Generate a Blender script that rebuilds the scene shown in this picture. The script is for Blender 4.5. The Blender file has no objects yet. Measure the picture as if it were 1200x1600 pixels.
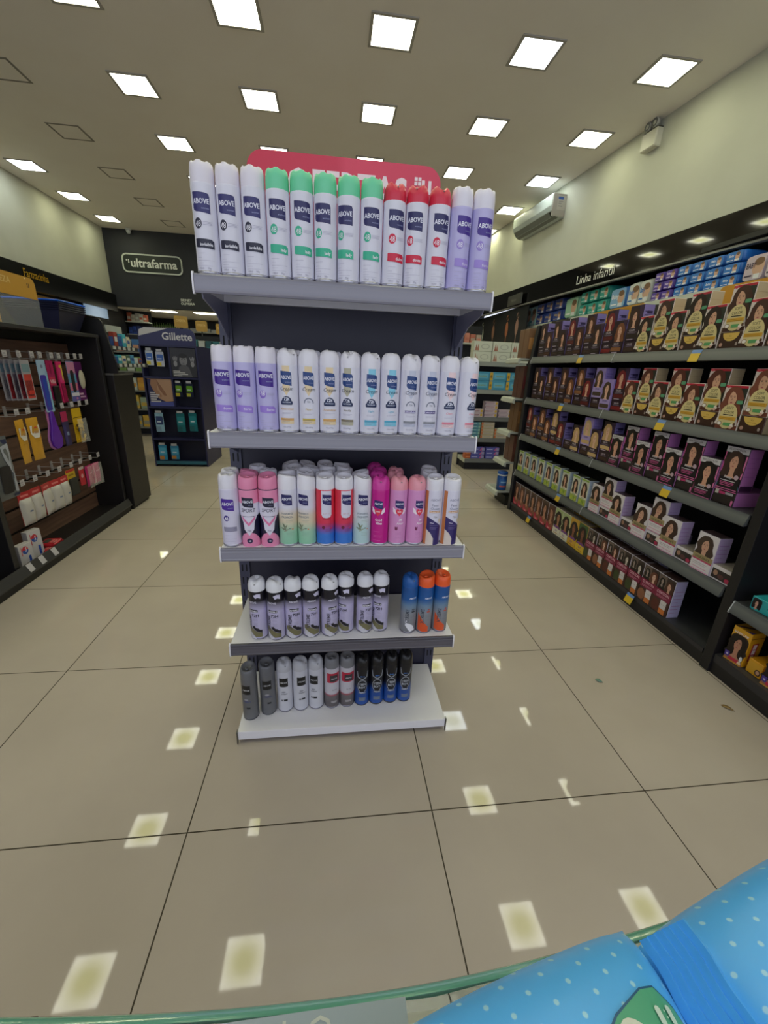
import bpy, math, random
from mathutils import Vector, Matrix, Euler
random.seed(7)
S = bpy.context.scene
COL = S.collection
PI = math.pi

# ------------------------------------------------------------------ camera, daylight, exposure
cd = bpy.data.cameras.new('camera'); cam = bpy.data.objects.new('camera', cd); COL.objects.link(cam)
cd.sensor_fit = 'VERTICAL'; cd.sensor_height = 32.0; cd.lens = 640.8 * 32.0 / 1600.0
cd.clip_start = 0.01; cd.clip_end = 100
YAW, PIT, ROL = -0.13036, 0.33616, 0.04259
f_ = Vector((-math.sin(YAW) * math.cos(PIT), math.cos(YAW) * math.cos(PIT), -math.sin(PIT)))
r0 = Vector((math.cos(YAW), math.sin(YAW), 0)); u0 = r0.cross(f_)
rr = r0 * math.cos(ROL) + u0 * math.sin(ROL); uu = -r0 * math.sin(ROL) + u0 * math.cos(ROL)
mw = Matrix((rr, uu, -f_)).transposed().to_4x4(); mw.translation = (0, 0, 1.3365)
cam.matrix_world = mw
S.camera = cam
S.view_settings.view_transform = 'Standard'; S.view_settings.look = 'None'
S.view_settings.gamma = 1.0; S.view_settings.use_curve_mapping = False
S.view_settings.exposure = 0.42
w = bpy.data.worlds.new('daylight'); S.world = w; w.use_nodes = True
w.node_tree.nodes['Background'].inputs[0].default_value = (0.80, 0.86, 1.0, 1)
w.node_tree.nodes['Background'].inputs[1].default_value = 0.9      # daylight through the open shop front behind the camera
LAMP = 12.5                                                          # radiance of the ceiling panels

# ------------------------------------------------------------------ materials
def lin(h):
    h = h.lstrip('#'); o = []
    for i in (0, 2, 4):
        v = int(h[i:i + 2], 16) / 255
        o.append(v / 12.92 if v <= 0.04045 else ((v + 0.055) / 1.055) ** 2.4)
    return (o[0], o[1], o[2], 1)
_m = {}
def M(c, r=0.5, metal=0.0, **k):
    key = (c, r, metal)
    if key in _m: return _m[key]
    m = bpy.data.materials.new('paint_' + c.strip('#')); m.use_nodes = True
    b = m.node_tree.nodes['Principled BSDF']
    b.inputs['Base Color'].default_value = lin(c); b.inputs['Roughness'].default_value = r; b.inputs['Metallic'].default_value = metal
    nt = m.node_tree; n = nt.nodes.new('ShaderNodeTexNoise'); n.inputs['Scale'].default_value = 40
    mp = nt.nodes.new('ShaderNodeMapRange'); mp.inputs[3].default_value = max(0.02, r - .05); mp.inputs[4].default_value = min(1, r + .05)
    nt.links.new(n.outputs[0], mp.inputs[0]); nt.links.new(mp.outputs[0], b.inputs['Roughness'])
    _m[key] = m; return m
def nodemat(name):
    m = bpy.data.materials.new(name); m.use_nodes = True
    return m, m.node_tree, m.node_tree.nodes['Principled BSDF']
def ramp_mat(name, stops, r=0.3, metal=0.0, axis=2, lo=0, hi=1):
    m, nt, b = nodemat(name)
    tc = nt.nodes.new('ShaderNodeTexCoord'); sp = nt.nodes.new('ShaderNodeSeparateXYZ'); mr = nt.nodes.new('ShaderNodeMapRange'); cr = nt.nodes.new('ShaderNodeValToRGB')
    nt.links.new(tc.outputs['Object'], sp.inputs[0]); nt.links.new(sp.outputs[axis], mr.inputs[0])
    mr.inputs[1].default_value = lo; mr.inputs[2].default_value = hi
    nt.links.new(mr.outputs[0], cr.inputs[0]); nt.links.new(cr.outputs[0], b.inputs['Base Color'])
    e = cr.color_ramp.elements
    while len(e) < len(stops): e.new(0.5)
    for i, (p, c) in enumerate(stops): e[i].position = p; e[i].color = lin(c)
    b.inputs['Roughness'].default_value = r; b.inputs['Metallic'].default_value = metal
    return m
def noise_mat(name, c1, c2, scale=4, r=0.5, bump=0.0, stretch=(1, 1, 1), detail=3):
    m, nt, b = nodemat(name)
    tc = nt.nodes.new('ShaderNodeTexCoord'); mp = nt.nodes.new('ShaderNodeMapping'); n = nt.nodes.new('ShaderNodeTexNoise'); cr = nt.nodes.new('ShaderNodeValToRGB')
    nt.links.new(tc.outputs['Object'], mp.inputs[0]); mp.inputs['Scale'].default_value = stretch
    nt.links.new(mp.outputs[0], n.inputs['Vector']); n.inputs['Scale'].default_value = scale; n.inputs['Detail'].default_value = detail
    nt.links.new(n.outputs[0], cr.inputs[0]); nt.links.new(cr.outputs[0], b.inputs['Base Color'])
    cr.color_ramp.elements[0].position = .3; cr.color_ramp.elements[0].color = lin(c1)
    cr.color_ramp.elements[1].position = .7; cr.color_ramp.elements[1].color = lin(c2)
    b.inputs['Roughness'].default_value = r
    if bump:
        bp = nt.nodes.new('ShaderNodeBump'); bp.inputs['Strength'].default_value = bump; bp.inputs['Distance'].default_value = .01
        nt.links.new(n.outputs[0], bp.inputs['Height']); nt.links.new(bp.outputs[0], b.inputs['Normal'])
    return m
def floor_mat():
    m, nt, b = nodemat('polished_porcelain_tiles')
    L = nt.links.new; N = nt.nodes.new
    tc = N('ShaderNodeTexCoord'); sp = N('ShaderNodeSeparateXYZ'); L(tc.outputs['Object'], sp.inputs[0])
    def line(out, off):
        a = N('ShaderNodeMath'); a.operation = 'SUBTRACT'; L(sp.outputs[out], a.inputs[0]); a.inputs[1].default_value = off
        d = N('ShaderNodeMath'); d.operation = 'DIVIDE'; L(a.outputs[0], d.inputs[0]); d.inputs[1].default_value = .75
        p = N('ShaderNodeMath'); p.operation = 'PINGPONG'; L(d.outputs[0], p.inputs[0]); p.inputs[1].default_value = .5
        c = N('ShaderNodeMath'); c.operation = 'LESS_THAN'; L(p.outputs[0], c.inputs[0]); c.inputs[1].default_value = .0026
        fl = N('ShaderNodeMath'); fl.operation = 'FLOOR'; L(d.outputs[0], fl.inputs[0])
        return c, fl
    cx, fx = line(0, -1.1855); cy, fy = line(1, .8996)
    mx = N('ShaderNodeMath'); mx.operation = 'MAXIMUM'; L(cx.outputs[0], mx.inputs[0]); L(cy.outputs[0], mx.inputs[1])
    n = N('ShaderNodeTexNoise'); L(tc.outputs['Object'], n.inputs['Vector']); n.inputs['Scale'].default_value = 1.6; n.inputs['Detail'].default_value = 6
    cr = N('ShaderNodeValToRGB'); L(n.outputs[0], cr.inputs[0])
    cr.color_ramp.elements[0].position = .3; cr.color_ramp.elements[0].color = lin('#aea397')
    cr.color_ramp.elements[1].position = .75; cr.color_ramp.elements[1].color = lin('#bbb0a3')
    cb = N('ShaderNodeCombineXYZ'); L(fx.outputs[0], cb.inputs[0]); L(fy.outputs[0], cb.inputs[1])
    wn = N('ShaderNodeTexWhiteNoise'); L(cb.outputs[0], wn.inputs['Vector'])
    hv = N('ShaderNodeHueSaturation'); L(cr.outputs[0], hv.inputs['Color'])
    mr = N('ShaderNodeMapRange'); L(wn.outputs[0], mr.inputs[0]); mr.inputs[3].default_value = .97; mr.inputs[4].default_value = 1.03; L(mr.outputs[0], hv.inputs['Value'])
    mix = N('ShaderNodeMix'); mix.data_type = 'RGBA'; L(mx.outputs[0], mix.inputs[0]); L(hv.outputs[0], mix.inputs[6]); mix.inputs[7].default_value = lin('#3c3528')
    L(mix.outputs[2], b.inputs['Base Color'])
    rm = N('ShaderNodeMix'); L(mx.outputs[0], rm.inputs[0]); rm.inputs[2].default_value = .035; rm.inputs[3].default_value = .8
    L(rm.outputs[0], b.inputs['Roughness'])
    b.inputs['IOR'].default_value = 1.5; b.inputs['Specular IOR Level'].default_value = .27
    return m
def glass_mat(name, c, alpha_r=0.0, ior=1.45):
    m, nt, b = nodemat(name)
    b.inputs['Base Color'].default_value = lin(c); b.inputs['Transmission Weight'].default_value = 1; b.inputs['Roughness'].default_value = alpha_r; b.inputs['IOR'].default_value = ior
    return m
def clear_film(name, c='#ffffff', a=.25, r=.15):
    m, nt, b = nodemat(name)
    b.inputs['Base Color'].default_value = lin(c); b.inputs['Alpha'].default_value = a; b.inputs['Roughness'].default_value = r
    return m
def emit_mat(name, c1, c2, strength, size=.2):
    m, nt, b = nodemat(name)
    L = nt.links.new; N = nt.nodes.new
    tc = N('ShaderNodeTexCoord'); g = N('ShaderNodeVectorMath'); g.operation = 'LENGTH'; L(tc.outputs['Object'], g.inputs[0])
    mr = N('ShaderNodeMapRange'); L(g.outputs['Value'], mr.inputs[0]); mr.inputs[1].default_value = size * .35; mr.inputs[2].default_value = size * 1.2
    mx = N('ShaderNodeMix'); mx.data_type = 'RGBA'; L(mr.outputs[0], mx.inputs[0]); mx.inputs[6].default_value = lin(c1); mx.inputs[7].default_value = lin(c2)
    b.inputs['Base Color'].default_value = (0.02, 0.02, 0.02, 1)
    L(mx.outputs[2], b.inputs['Emission Color']); b.inputs['Emission Strength'].default_value = strength
    return m

# ------------------------------------------------------------------ mesh builder
def slabs(poly, step):
    us = [p[0] for p in poly]; a, b = min(us), max(us)
    if b - a <= step: return [poly]
    out = []; n = int(math.ceil((b - a) / step)); st = (b - a) / n
    def clip(pl, lim, keep_gt):
        res = []
        for i in range(len(pl)):
            p, q = pl[i], pl[(i + 1) % len(pl)]
            ip = (p[0] >= lim) if keep_gt else (p[0] <= lim); iq = (q[0] >= lim) if keep_gt else (q[0] <= lim)
            if ip: res.append(p)
            if ip != iq:
                t = (lim - p[0]) / (q[0] - p[0]); res.append((lim, p[1] + t * (q[1] - p[1])))
        return res
    for k in range(n):
        pl = clip(clip(poly, a + k * st, True), a + (k + 1) * st, False)
        if len(pl) >= 3: out.append(pl)
    return out
_txt = {}
def text_mesh(s, bold=False):
    key = (s, bold)
    if key in _txt: return _txt[key]
    cu = bpy.data.curves.new('lettering_curve', 'FONT'); cu.body = s; cu.size = 1; cu.resolution_u = 2
    if bold: cu.offset = .022
    o = bpy.data.objects.new('lettering_curve', cu); COL.objects.link(o)
    me = bpy.data.meshes.new_from_object(o.evaluated_get(bpy.context.evaluated_depsgraph_get()))
    vs = [(v.co.x, v.co.y) for v in me.vertices]; fs = [tuple(p.vertices) for p in me.polygons]
    bpy.data.meshes.remove(me); bpy.data.objects.remove(o); bpy.data.curves.remove(cu)
    x0 = min(v[0] for v in vs); x1 = max(v[0] for v in vs)
    vs = [(v[0] - x0, v[1]) for v in vs]
    _txt[key] = (vs, fs, x1 - x0); return _txt[key]
def ell(cx, cy, rx, ry, n=20, a0=0, a1=2 * PI, rot=0):
    pts = []
    full = abs(a1 - a0 - 2 * PI) < 1e-6
    for i in range(n if full else n + 1):
        t = a0 + (a1 - a0) * i / n; x = rx * math.cos(t); y = ry * math.sin(t)
        pts.append((cx + x * math.cos(rot) - y * math.sin(rot), cy + x * math.sin(rot) + y * math.cos(rot)))
    return pts
def rect(x0, y0, x1, y1): return [(x0, y0), (x1, y0), (x1, y1), (x0, y1)]
def rrect(x0, y0, x1, y1, r, n=4, corners=(1, 1, 1, 1)):
    pts = []
    for (cx, cy, a, c) in ((x1 - r, y0 + r, -PI / 2, corners[1]), (x1 - r, y1 - r, 0, corners[2]), (x0 + r, y1 - r, PI / 2, corners[3]), (x0 + r, y0 + r, PI, corners[0])):
        if c: pts += [(cx + r * math.cos(a + PI / 2 * i / n), cy + r * math.sin(a + PI / 2 * i / n)) for i in range(n + 1)]
        else: pts.append((cx + r * math.copysign(1, math.cos(a + PI / 4)), cy + r * math.copysign(1, math.sin(a + PI / 4))))
    return pts
class TX:
    """a piece of lettering: s at (u, v) baseline, cap height h"""
    def __init__(s, t, u, v, h, al='C', bold=False, sx=1.0, shear=0.0, rot=0.0, maxw=None):
        vs, fs, W = text_mesh(t, bold); k = h / .73
        kx = k * sx
        if maxw and W * kx > maxw: kx = maxw / W
        off = {'L': 0, 'C': -W * kx / 2, 'R': -W * kx}[al]
        s.v = []
        for x, y in vs:
            X = x * kx + off + y * k * shear; Y = y * k
            s.v.append((u + X * math.cos(rot) - Y * math.sin(rot), v + X * math.sin(rot) + Y * math.cos(rot)))
        s.f = fs
class G:
    def __init__(s): s.v = []; s.f = []; s.mi = []; s.m = []; s.sm = []
    def mat(s, m):
        if isinstance(m, str): m = M(m)
        if m not in s.m: s.m.append(m)
        return s.m.index(m)
    def face(s, pts, m, smooth=False):
        b = len(s.v); s.v += [tuple(p) for p in pts]; s.f.append(tuple(range(b, b + len(pts)))); s.mi.append(s.mat(m)); s.sm.append(smooth); return s
    def raw(s, vs, fs, m, smooth=False):
        b = len(s.v); s.v += [tuple(p) for p in vs]; i = s.mat(m)
        for f in fs: s.f.append(tuple(b + k for k in f)); s.mi.append(i); s.sm.append(smooth)
        return s
    def box(s, x0, x1, y0, y1, z0, z1, m):
        v = [(x0, y0, z0), (x1, y0, z0), (x1, y1, z0), (x0, y1, z0), (x0, y0, z1), (x1, y0, z1), (x1, y1, z1), (x0, y1, z1)]
        return s.raw(v, [(0, 3, 2, 1), (4, 5, 6, 7), (0, 1, 5, 4), (1, 2, 6, 5), (2, 3, 7, 6), (3, 0, 4, 7)], m)
    def cbox(s, x0, x1, y0, y1, z0, z1, m, c=.002):
        """box with chamfered vertical and horizontal edges"""
        vs = []; idx = {}
        def P(a, b_, d):
            k = (round(a, 6), round(b_, 6), round(d, 6))
            if k not in idx: idx[k] = len(vs); vs.append((a, b_, d))
            return idx[k]
        fs = []
        X = (x0, x1); Y = (y0, y1); Z = (z0, z1); sg = (1, -1)
        def cor(i, j, k, ax):
            a, b_, d = X[i], Y[j], Z[k]
            if ax != 0: a += sg[i] * c
            if ax != 1: b_ += sg[j] * c
            if ax != 2: d += sg[k] * c
            return P(a, b_, d)
        for i in (0, 1):
            q = [cor(i, 0, 0, 0), cor(i, 1, 0, 0), cor(i, 1, 1, 0), cor(i, 0, 1, 0)]; fs.append(q if i else q[::-1])
            q = [cor(0, i, 0, 1), cor(0, i, 1, 1), cor(1, i, 1, 1), cor(1, i, 0, 1)]; fs.append(q if i else q[::-1])
            q = [cor(0, 0, i, 2), cor(1, 0, i, 2), cor(1, 1, i, 2), cor(0, 1, i, 2)]; fs.append(q if i else q[::-1])
        for i in (0, 1):
            for j in (0, 1):
                fs.append([cor(i, j, 0, 0), cor(i, j, 1, 0), cor(i, j, 1, 1), cor(i, j, 0, 1)])
                fs.append([cor(i, 0, j, 0), cor(i, 1, j, 0), cor(i, 1, j, 2), cor(i, 0, j, 2)])
                fs.append([cor(0, i, j, 1), cor(1, i, j, 1), cor(1, i, j, 2), cor(0, i, j, 2)])
                for k in (0, 1): fs.append([cor(i, j, k, 0), cor(i, j, k, 1), cor(i, j, k, 2)])
        return s.raw(vs, fs, m)
    def lathe(s, prof, m, seg=32, c=(0, 0, 0), smooth=True, fn=None, capends=True):
        vs = []; fs = []
        for r, z in prof:
            for k in range(seg):
                a = 2 * PI * k / seg; p = (r * math.cos(a), r * math.sin(a), z)
                if fn: p = fn(p)
                vs.append((p[0] + c[0], p[1] + c[1], p[2] + c[2]))
        for i in range(len(prof) - 1):
            for k in range(seg):
                k2 = (k + 1) % seg; fs.append((i * seg + k, i * seg + k2, (i + 1) * seg + k2, (i + 1) * seg + k))
        if capends:
            fs.append(tuple(range(seg))[::-1]); fs.append(tuple((len(prof) - 1) * seg + k for k in range(seg)))
        return s.raw(vs, fs, m, smooth)
    def tube(s, path, r, m, seg=8, closed=False):
        path = [Vector(p) for p in path]; vs = []; fs = []; n = len(path)
        for i, p in enumerate(path):
            a = path[(i - 1) % n] if (closed or i) else p; b = path[(i + 1) % n] if (closed or i < n - 1) else p
            d = (b - a).normalized(); h = Vector((0, 0, 1)) if abs(d.z) < .9 else Vector((1, 0, 0))
            e1 = d.cross(h).normalized(); e2 = d.cross(e1)
            for k in range(seg):
                t = 2 * PI * k / seg; vs.append(p + e1 * r * math.cos(t) + e2 * r * math.sin(t))
        for i in range(n if closed else n - 1):
            j = (i + 1) % n
            for k in range(seg):
                k2 = (k + 1) % seg; fs.append((i * seg + k, i * seg + k2, j * seg + k2, j * seg + k))
        if not closed: fs.append(tuple(range(seg))); fs.append(tuple((n - 1) * seg + k for k in range(seg))[::-1])
        return s.raw(vs, fs, m, True)
    def prism(s, poly, fr, d, m):
        """poly (u,v) placed by fr(u,v,w), thickness from w=0 to w=d"""
        n = len(poly); a = [fr(u, v, 0) for u, v in poly]; b = [fr(u, v, d) for u, v in poly]
        fs = [tuple(range(n))[::-1], tuple(range(n, 2 * n))] + [(i, (i + 1) % n, n + (i + 1) % n, n + i) for i in range(n)]
        return s.raw(a + b, fs, m)
    def art(s, ops, fr, dl=.0003, step=None, l0=1):
        """ops: layered list of (polygon or TX, material); fr(u, v, w) gives the point, w is the height over the surface"""
        for k, (o, m) in enumerate(ops):
            wv = (l0 + k * 1.0) * dl
            if isinstance(o, TX): s.raw([fr(u, v, wv) for u, v in o.v], o.f, m)
            else:
                for pl in (slabs(o, step) if step else [o]): s.raw([fr(u, v, wv) for u, v in pl], [tuple(range(len(pl)))], m)
        return s
    def mesh(s, name):
        me = bpy.data.meshes.new(name); me.from_pydata(s.v, [], s.f)
        for m in s.m: me.materials.append(m)
        me.polygons.foreach_set('material_index', s.mi); me.polygons.foreach_set('use_smooth', s.sm); me.update(); return me
    def build(s, name, parent=None, loc=None, rz=0, bevel=0):
        me = s.mesh(name); return put(me, name, parent, loc, rz, bevel)
def put(me, name, parent=None, loc=None, rz=0, bevel=0):
    o = bpy.data.objects.new(name, me); COL.objects.link(o)
    if parent: o.parent = parent
    if loc: o.location = loc
    if rz: o.rotation_euler = (0, 0, rz)
    if bevel:
        b = o.modifiers.new('edge', 'BEVEL'); b.width = bevel; b.segments = 2; b.limit_method = 'ANGLE'; b.angle_limit = .6
    return o
def tag(o, label, cat, group=None):
    o['label'] = label; o['category'] = cat
    if group: o['group'] = group
    return o
def thing(name, label, cat, loc=(0, 0, 0), rz=0, group=None):
    o = bpy.data.objects.new(name, None); COL.objects.link(o); o.location = loc; o.rotation_euler = (0, 0, rz); o.empty_display_size = .05
    return tag(o, label, cat, group)
def struct(o): o['kind'] = 'structure'; return o
# frames: a flat picture on a face turned to -y, +x, -x, or up
def FY(y, x0=0, z0=0): return lambda u, v, w: (x0 + u, y - w, z0 + v)
def FX(x, y0=0, z0=0): return lambda u, v, w: (x + w, y0 + u, z0 + v)
def FXm(x, y0=0, z0=0): return lambda u, v, w: (x - w, y0 - u, z0 + v)
def FZ(z, x0=0, y0=0): return lambda u, v, w: (x0 + u, y0 + v, z + w)
ORD = ['first', 'second', 'third', 'fourth', 'fifth', 'sixth', 'seventh', 'eighth', 'ninth', 'tenth', 'eleventh', 'twelfth', 'thirteenth', 'fourteenth', 'fifteenth', 'sixteenth', 'seventeenth', 'eighteenth', 'nineteenth', 'twentieth', 'twenty-first', 'twenty-second', 'twenty-third', 'twenty-fourth', 'twenty-fifth', 'twenty-sixth', 'twenty-seventh', 'twenty-eighth', 'twenty-ninth', 'thirtieth']

# ------------------------------------------------------------------ the shop's shell
wallpaint = noise_mat('wall_paint', '#c3c4b6', '#c9cabc', 2, .75, .03)
ceilpaint = noise_mat('ceiling_paint', '#e9e3da', '#ece7df', 1.5, .85)
charcoal = noise_mat('charcoal_wall', '#23252c', '#292b33', 2, .6)
black_gloss = M('#0d0c0c', .06)
black_gloss.node_tree.nodes['Principled BSDF'].inputs['Coat Weight'].default_value = .5
g = G(); g.box(-6.6, 5.2, -3, 17.2, -.1, 0, floor_mat()); struct(g.build('floor'))
g = G(); g.box(-6.6, 5.2, -3, 13.5, 4.53, 4.63, ceilpaint); struct(g.build('ceiling'))
def xr(y): return 4.36 - .0733 * (y - 4.5)
def rline(y0, y1, off0, off1): return [(xr(y0) + off0, y0), (xr(y1) + off0, y1), (xr(y1) + off1, y1), (xr(y0) + off1, y0)]
FU = lambda z: (lambda u, v, w: (u, v, z + w))
g = G(); g.prism(rline(-3, 13.4, 0, .6), FU(3.04), 1.49, wallpaint); struct(g.build('wall_right'))
g = G(); g.box(5.05, 5.15, -3, 17, 0, 3.05, charcoal); struct(g.build('wall_right_lower'))
g = G(); g.box(-6.5, -6.03, -3, 13.4, 2.95, 4.53, wallpaint); struct(g.build('wall_left'))
g = G(); g.box(-6.45, -6.2, -3, 17, 0, 2.96, M('#16161a', .5)); struct(g.build('wall_left_lower'))
g = G(); g.box(-6.4, 4.6, 13.4, 13.6, 2.68, 4.53, charcoal); struct(g.build('wall_back'))
g = G(); g.box(-6.4, 5.1, 13.6, 17, 2.68, 2.75, ceilpaint); struct(g.build('ceiling_back_room'))
g = G(); g.box(-6.4, 5.1, 17, 17.1, 0, 2.7, M('#1a1a1e', .6)); struct(g.build('wall_back_room'))
# fascias over the wall shelving
g = G(); g.prism(rline(-3, 13.38, -.07, -.001), FU(2.73), .34, black_gloss); g.prism(rline(-3, 13.38, -.075, -.0), FU(2.71), .022, M('#8c8c88', .3)); g.box(4.25, 5.04, -3, 13.38, 2.75, 2.80, M('#141414'))
struct(g.build('trim_1'))
g = G(); g.box(-6.2, -5.93, -3, 13.38, 2.53, 2.96, M('#08080a', .35)); struct(g.build('trim_2'))
g = G(); fr = lambda u, v, w: (xr(u) - .072 - w, u, v)
a = math.atan2(.0733, 1)
t = TX('Linha infantil', 0, 0, .135, 'L', False, .98)
g.raw([(xr(7.38 - x) - .078, 7.38 - x, 2.80 + y * 1.0) for x, y in t.v], t.f, M('#e8e8e4', .4))
tag(g.build('wall_lettering'), 'white words Linha infantil on the glossy black right fascia', 'lettering')
t = TX('Farmacinha', 0, 0, .15, 'L')
g = G(); g.raw([(-5.92, 9.74 + x * .80, 2.745 + y) for x, y in t.v], t.f, M('#d0a020', .4))
tag(g.build('wall_lettering'), 'yellow word Farmacinha on the black left fascia', 'lettering')
t = TX('Perfumaria', 0, 0, .12, 'L')
g = G(); g.raw([(xr(12.0 - x) - .078, 12.0 - x, 2.83 + y) for x, y in t.v], t.f, M('#d8d4c4', .4))
tag(g.build('wall_lettering'), 'small pale lettering far along the right fascia, mostly hidden', 'lettering')
t = thing('hanging_sign', 'small grey aisle sign on the right fascia left of the infantil lettering', 'sign', (xr(9.45) - .12, 9.45, 2.74))
G().box(-.02, .02, -.33, .33, 0, .2, M('#4a4a46', .4)).build('panel', t)
g = G(); g.art([(TX('Higiene', 0, 0, .06, 'C'), M('#8c8c84'))], FXm(-.02, 0, .07)); g.build('lettering', t)

# lit sign on the back wall
t = thing('wall_sign', 'ultrafarma name sign with white outline on the dark back wall', 'sign', (-4.86, 13.4, 3.75))
g = G(); g.prism(rrect(-.74, -.2, .74, .2, .11, 6), FY(0), .03, M('#17221f', .4)); g.build('panel', t)
g = G()
o_ = rrect(-.77, -.23, .77, .23, .13, 6); i_ = rrect(-.735, -.195, .735, .195, .10, 6); n = len(o_)
for k in range(n):
    k2 = (k + 1) % n; g.face([(o_[k][0], -.035, o_[k][1]), (o_[k2][0], -.035, o_[k2][1]), (i_[k2][0], -.035, i_[k2][1]), (i_[k][0], -.035, i_[k][1])], M('#c9d0c8', .4))
g.build('outline', t)
g = G(); W = M('#dfe3dd', .4)
g.art([(TX('ultrafarma', .04, -.085, .21, 'C', True, 1.0, maxw=1.22), W)] + [(rect(-.665 + a * .05, .0 + b * .05, -.632 + a * .05, .033 + b * .05), W) for a, b in ((0, 1), (1, 1), (1, 0))], FY(-.035)); g.build('lettering', t)
g = G(); g.art([(TX('SIDNEY', 0, .09, .065, 'L', True), W), (TX('OLIVEIRA', 0, 0, .065, 'L', True), W)], FY(13.39, -4.24, 2.80)); tag(g.build('wall_lettering'), 'small white two-line lettering low on the dark back wall', 'lettering')

# ------------------------------------------------------------------ ceiling panels
warm = emit_mat('lamp_warm', '#b2b466', '#fbfbe8', LAMP); cool = emit_mat('lamp_cool', '#c0c8b8', '#f2fbff', LAMP * 1.1)
LX, LY, DX, DY, LS = -2.439, 4.029, 1.516, 1.423, .2
def panel_meshes(lit, m=None):
    g = G(); fm = M('#a9a59c', .5) if lit else M('#87827a', .7)
    for x0, x1, y0, y1 in ((-LS - .03, LS + .03, -LS - .03, -LS), (-LS - .03, LS + .03, LS, LS + .03), (-LS - .03, -LS, -LS, LS), (LS, LS + .03, -LS, LS)):
        g.box(x0, x1, y0, y1, -.012 if lit else -.004, 0.0, fm)
    fr = g.mesh('frame')
    g = G(); g.box(-LS, LS, -LS, LS, -.008 if lit else -.002, 0.0, m); return fr, g.mesh('diffuser')
PM = {'warm': panel_meshes(1, warm), 'cool': panel_meshes(1, cool), 'off': panel_meshes(0, ceilpaint)}
COLN = {-2: 'far left', -1: 'second', 0: 'third', 1: 'fourth', 2: 'fifth', 3: 'sixth', 4: 'right-hand'}
def lightlabel(i, j):
    d = {-3: 'behind the viewer, farthest back', -2: 'overhead behind the viewer'}.get(j)
    rows = ['nearest', 'second nearest', 'third nearest', 'fourth nearest', 'fifth nearest', 'sixth nearest', 'seventh nearest', 'eighth nearest', 'ninth nearest', 'farthest']
    return rows[j + 3]
for i in range(-2, 5):
    for j in range(-3, 7):
        x = LX + DX * i; y = LY + DY * j
        kind = 'warm'
        if (i, j) in ((4, 3), (3, 1), (-2, 4)): kind = 'cool'
        if i == -1 and j >= -1: kind = 'off'
        if i == -2 and j < 2: continue
        if i == -1 and j < -1: continue
        t = thing('ceiling_light', f"{'unlit' if kind == 'off' else 'glowing'} square ceiling panel, {COLN[i]} column from the left, {lightlabel(i, j)} row", 'ceiling light', (x, y, 4.53), 0,
                  'unlit ceiling panels' if kind == 'off' else 'lit ceiling panels')
        put(PM[kind][0], 'frame', t); put(PM[kind][1], 'diffuser', t)
for k, x in enumerate((-4.95, -3.75, -2.4, -1.0, .6)):
    t = thing('ceiling_light', f"bright panel in the low back ceiling, {ORD[k]} from the left", 'ceiling light', (x, 14.05, 2.68), 0, 'back room ceiling panels')
    G().box(-.36, .36, -.22, .22, -.012, 0, M('#c9c9c0')).build('frame', t)
    G().box(-.32, .32, -.18, .18, -.016, -.0121, warm).build('diffuser', t)
# security camera, emergency lamp, air conditioner
t = thing('security_camera', 'small white security camera where ceiling meets the dark back wall', 'camera', (-5.33, 13.3, 4.53))
G().lathe([(.07, -.03), (.07, 0)], M('#d8d8d4'), 20).build('mount', t)
G().lathe([(.0, -.12), (.03, -.115), (.052, -.09), (.06, -.055), (.055, -.03)], M('#b8bcc0', .2), 20).build('dome', t)
t = thing('emergency_lamp', 'white emergency lamp with two small heads high on the right wall', 'emergency light', (xr(6.3), 6.3, 4.22), math.atan(.0733))
g = G(); g.cbox(-.10, 0, -.13, .13, 0, .2, M('#cfcdbf', .45), .012); g.build('body', t)
g = G(); g.box(-.085, -.01, -.12, .12, .2, .212, M('#3a3a38')); g.build('top_seam', t)
for s in (-1, 1):
    g = G(); g.lathe([(.02, 0), (.03, .004), (.05, .035), (.054, .07), (.052, .075)], M('#b9b9b0', .25), 20)
    g.v = [(-.045 - z * .8, s * .062 + y, .262 + x * .95) for x, y, z in g.v]; h = g.build('lamp_head', t)
    g = G(); g.lathe([(.0, .0), (.03, .001), (.048, .004)], M('#8f9494', .1, .6), 20, capends=False); g.v = [(-.1045 - z * .6, s * .062 + y, .262 + x) for x, y, z in g.v]; g.build('lens', h)
ac = thing('air_conditioner', 'white split air conditioner high on the right wall', 'air conditioner', (xr(8.95) - .002, 8.95, 4.0), math.atan(.0733))
prof = [(0, 0), (-.10, 0), (-.17, .03), (-.235, .11), (-.262, .18), (-.262, .33), (-.25, .36), (0, .36)]
g = G(); g.prism(prof, lambda u, v, w: (u, -.72 + w, v), 1.44, M('#b9c2bd', .25)); g.build('casing', ac, bevel=.008)
g = G(); g.face([(-.105, -.70, -.001), (-.105, .70, -.001), (-.168, .70, .026), (-.168, -.70, .026)], M('#6d716c', .4)); g.face([(-.176, -.70, .032), (-.176, .70, .032), (-.232, .70, .102), (-.232, -.70, .102)], M('#7e837d', .4)); g.build('louvre', ac)
g = G(); g.face([(-.184, -.70, .0385), (-.184, -.60, .0385), (-.226, -.60, .091), (-.226, -.70, .091)], M('#101010', .2)); g.v = [(x - .003, y, z - .002) for x, y, z in g.v]; g.build('display', ac)
g = G(); g.cbox(-.255, -.005, -.735, -.7205, .012, .352, M('#aaa49c', .5), .004); e = g.build('end_cap', ac)
g = G(); g.art([(rect(-.17, .05, .0, .26), M('#b9b5ac')), (rect(-.16, .205, -.06, .245), M('#3f63b4')), (rect(-.15, .17, -.06, .18), M('#8a8a8a')), (rect(-.15, .14, -.09, .15), M('#8a8a8a')), (rect(-.15, .1, -.07, .11), M('#8a8a8a'))], lambda u, v, w: (u, -.7355 - w, v + .06)); g.build('rating_label', ac)

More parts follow.
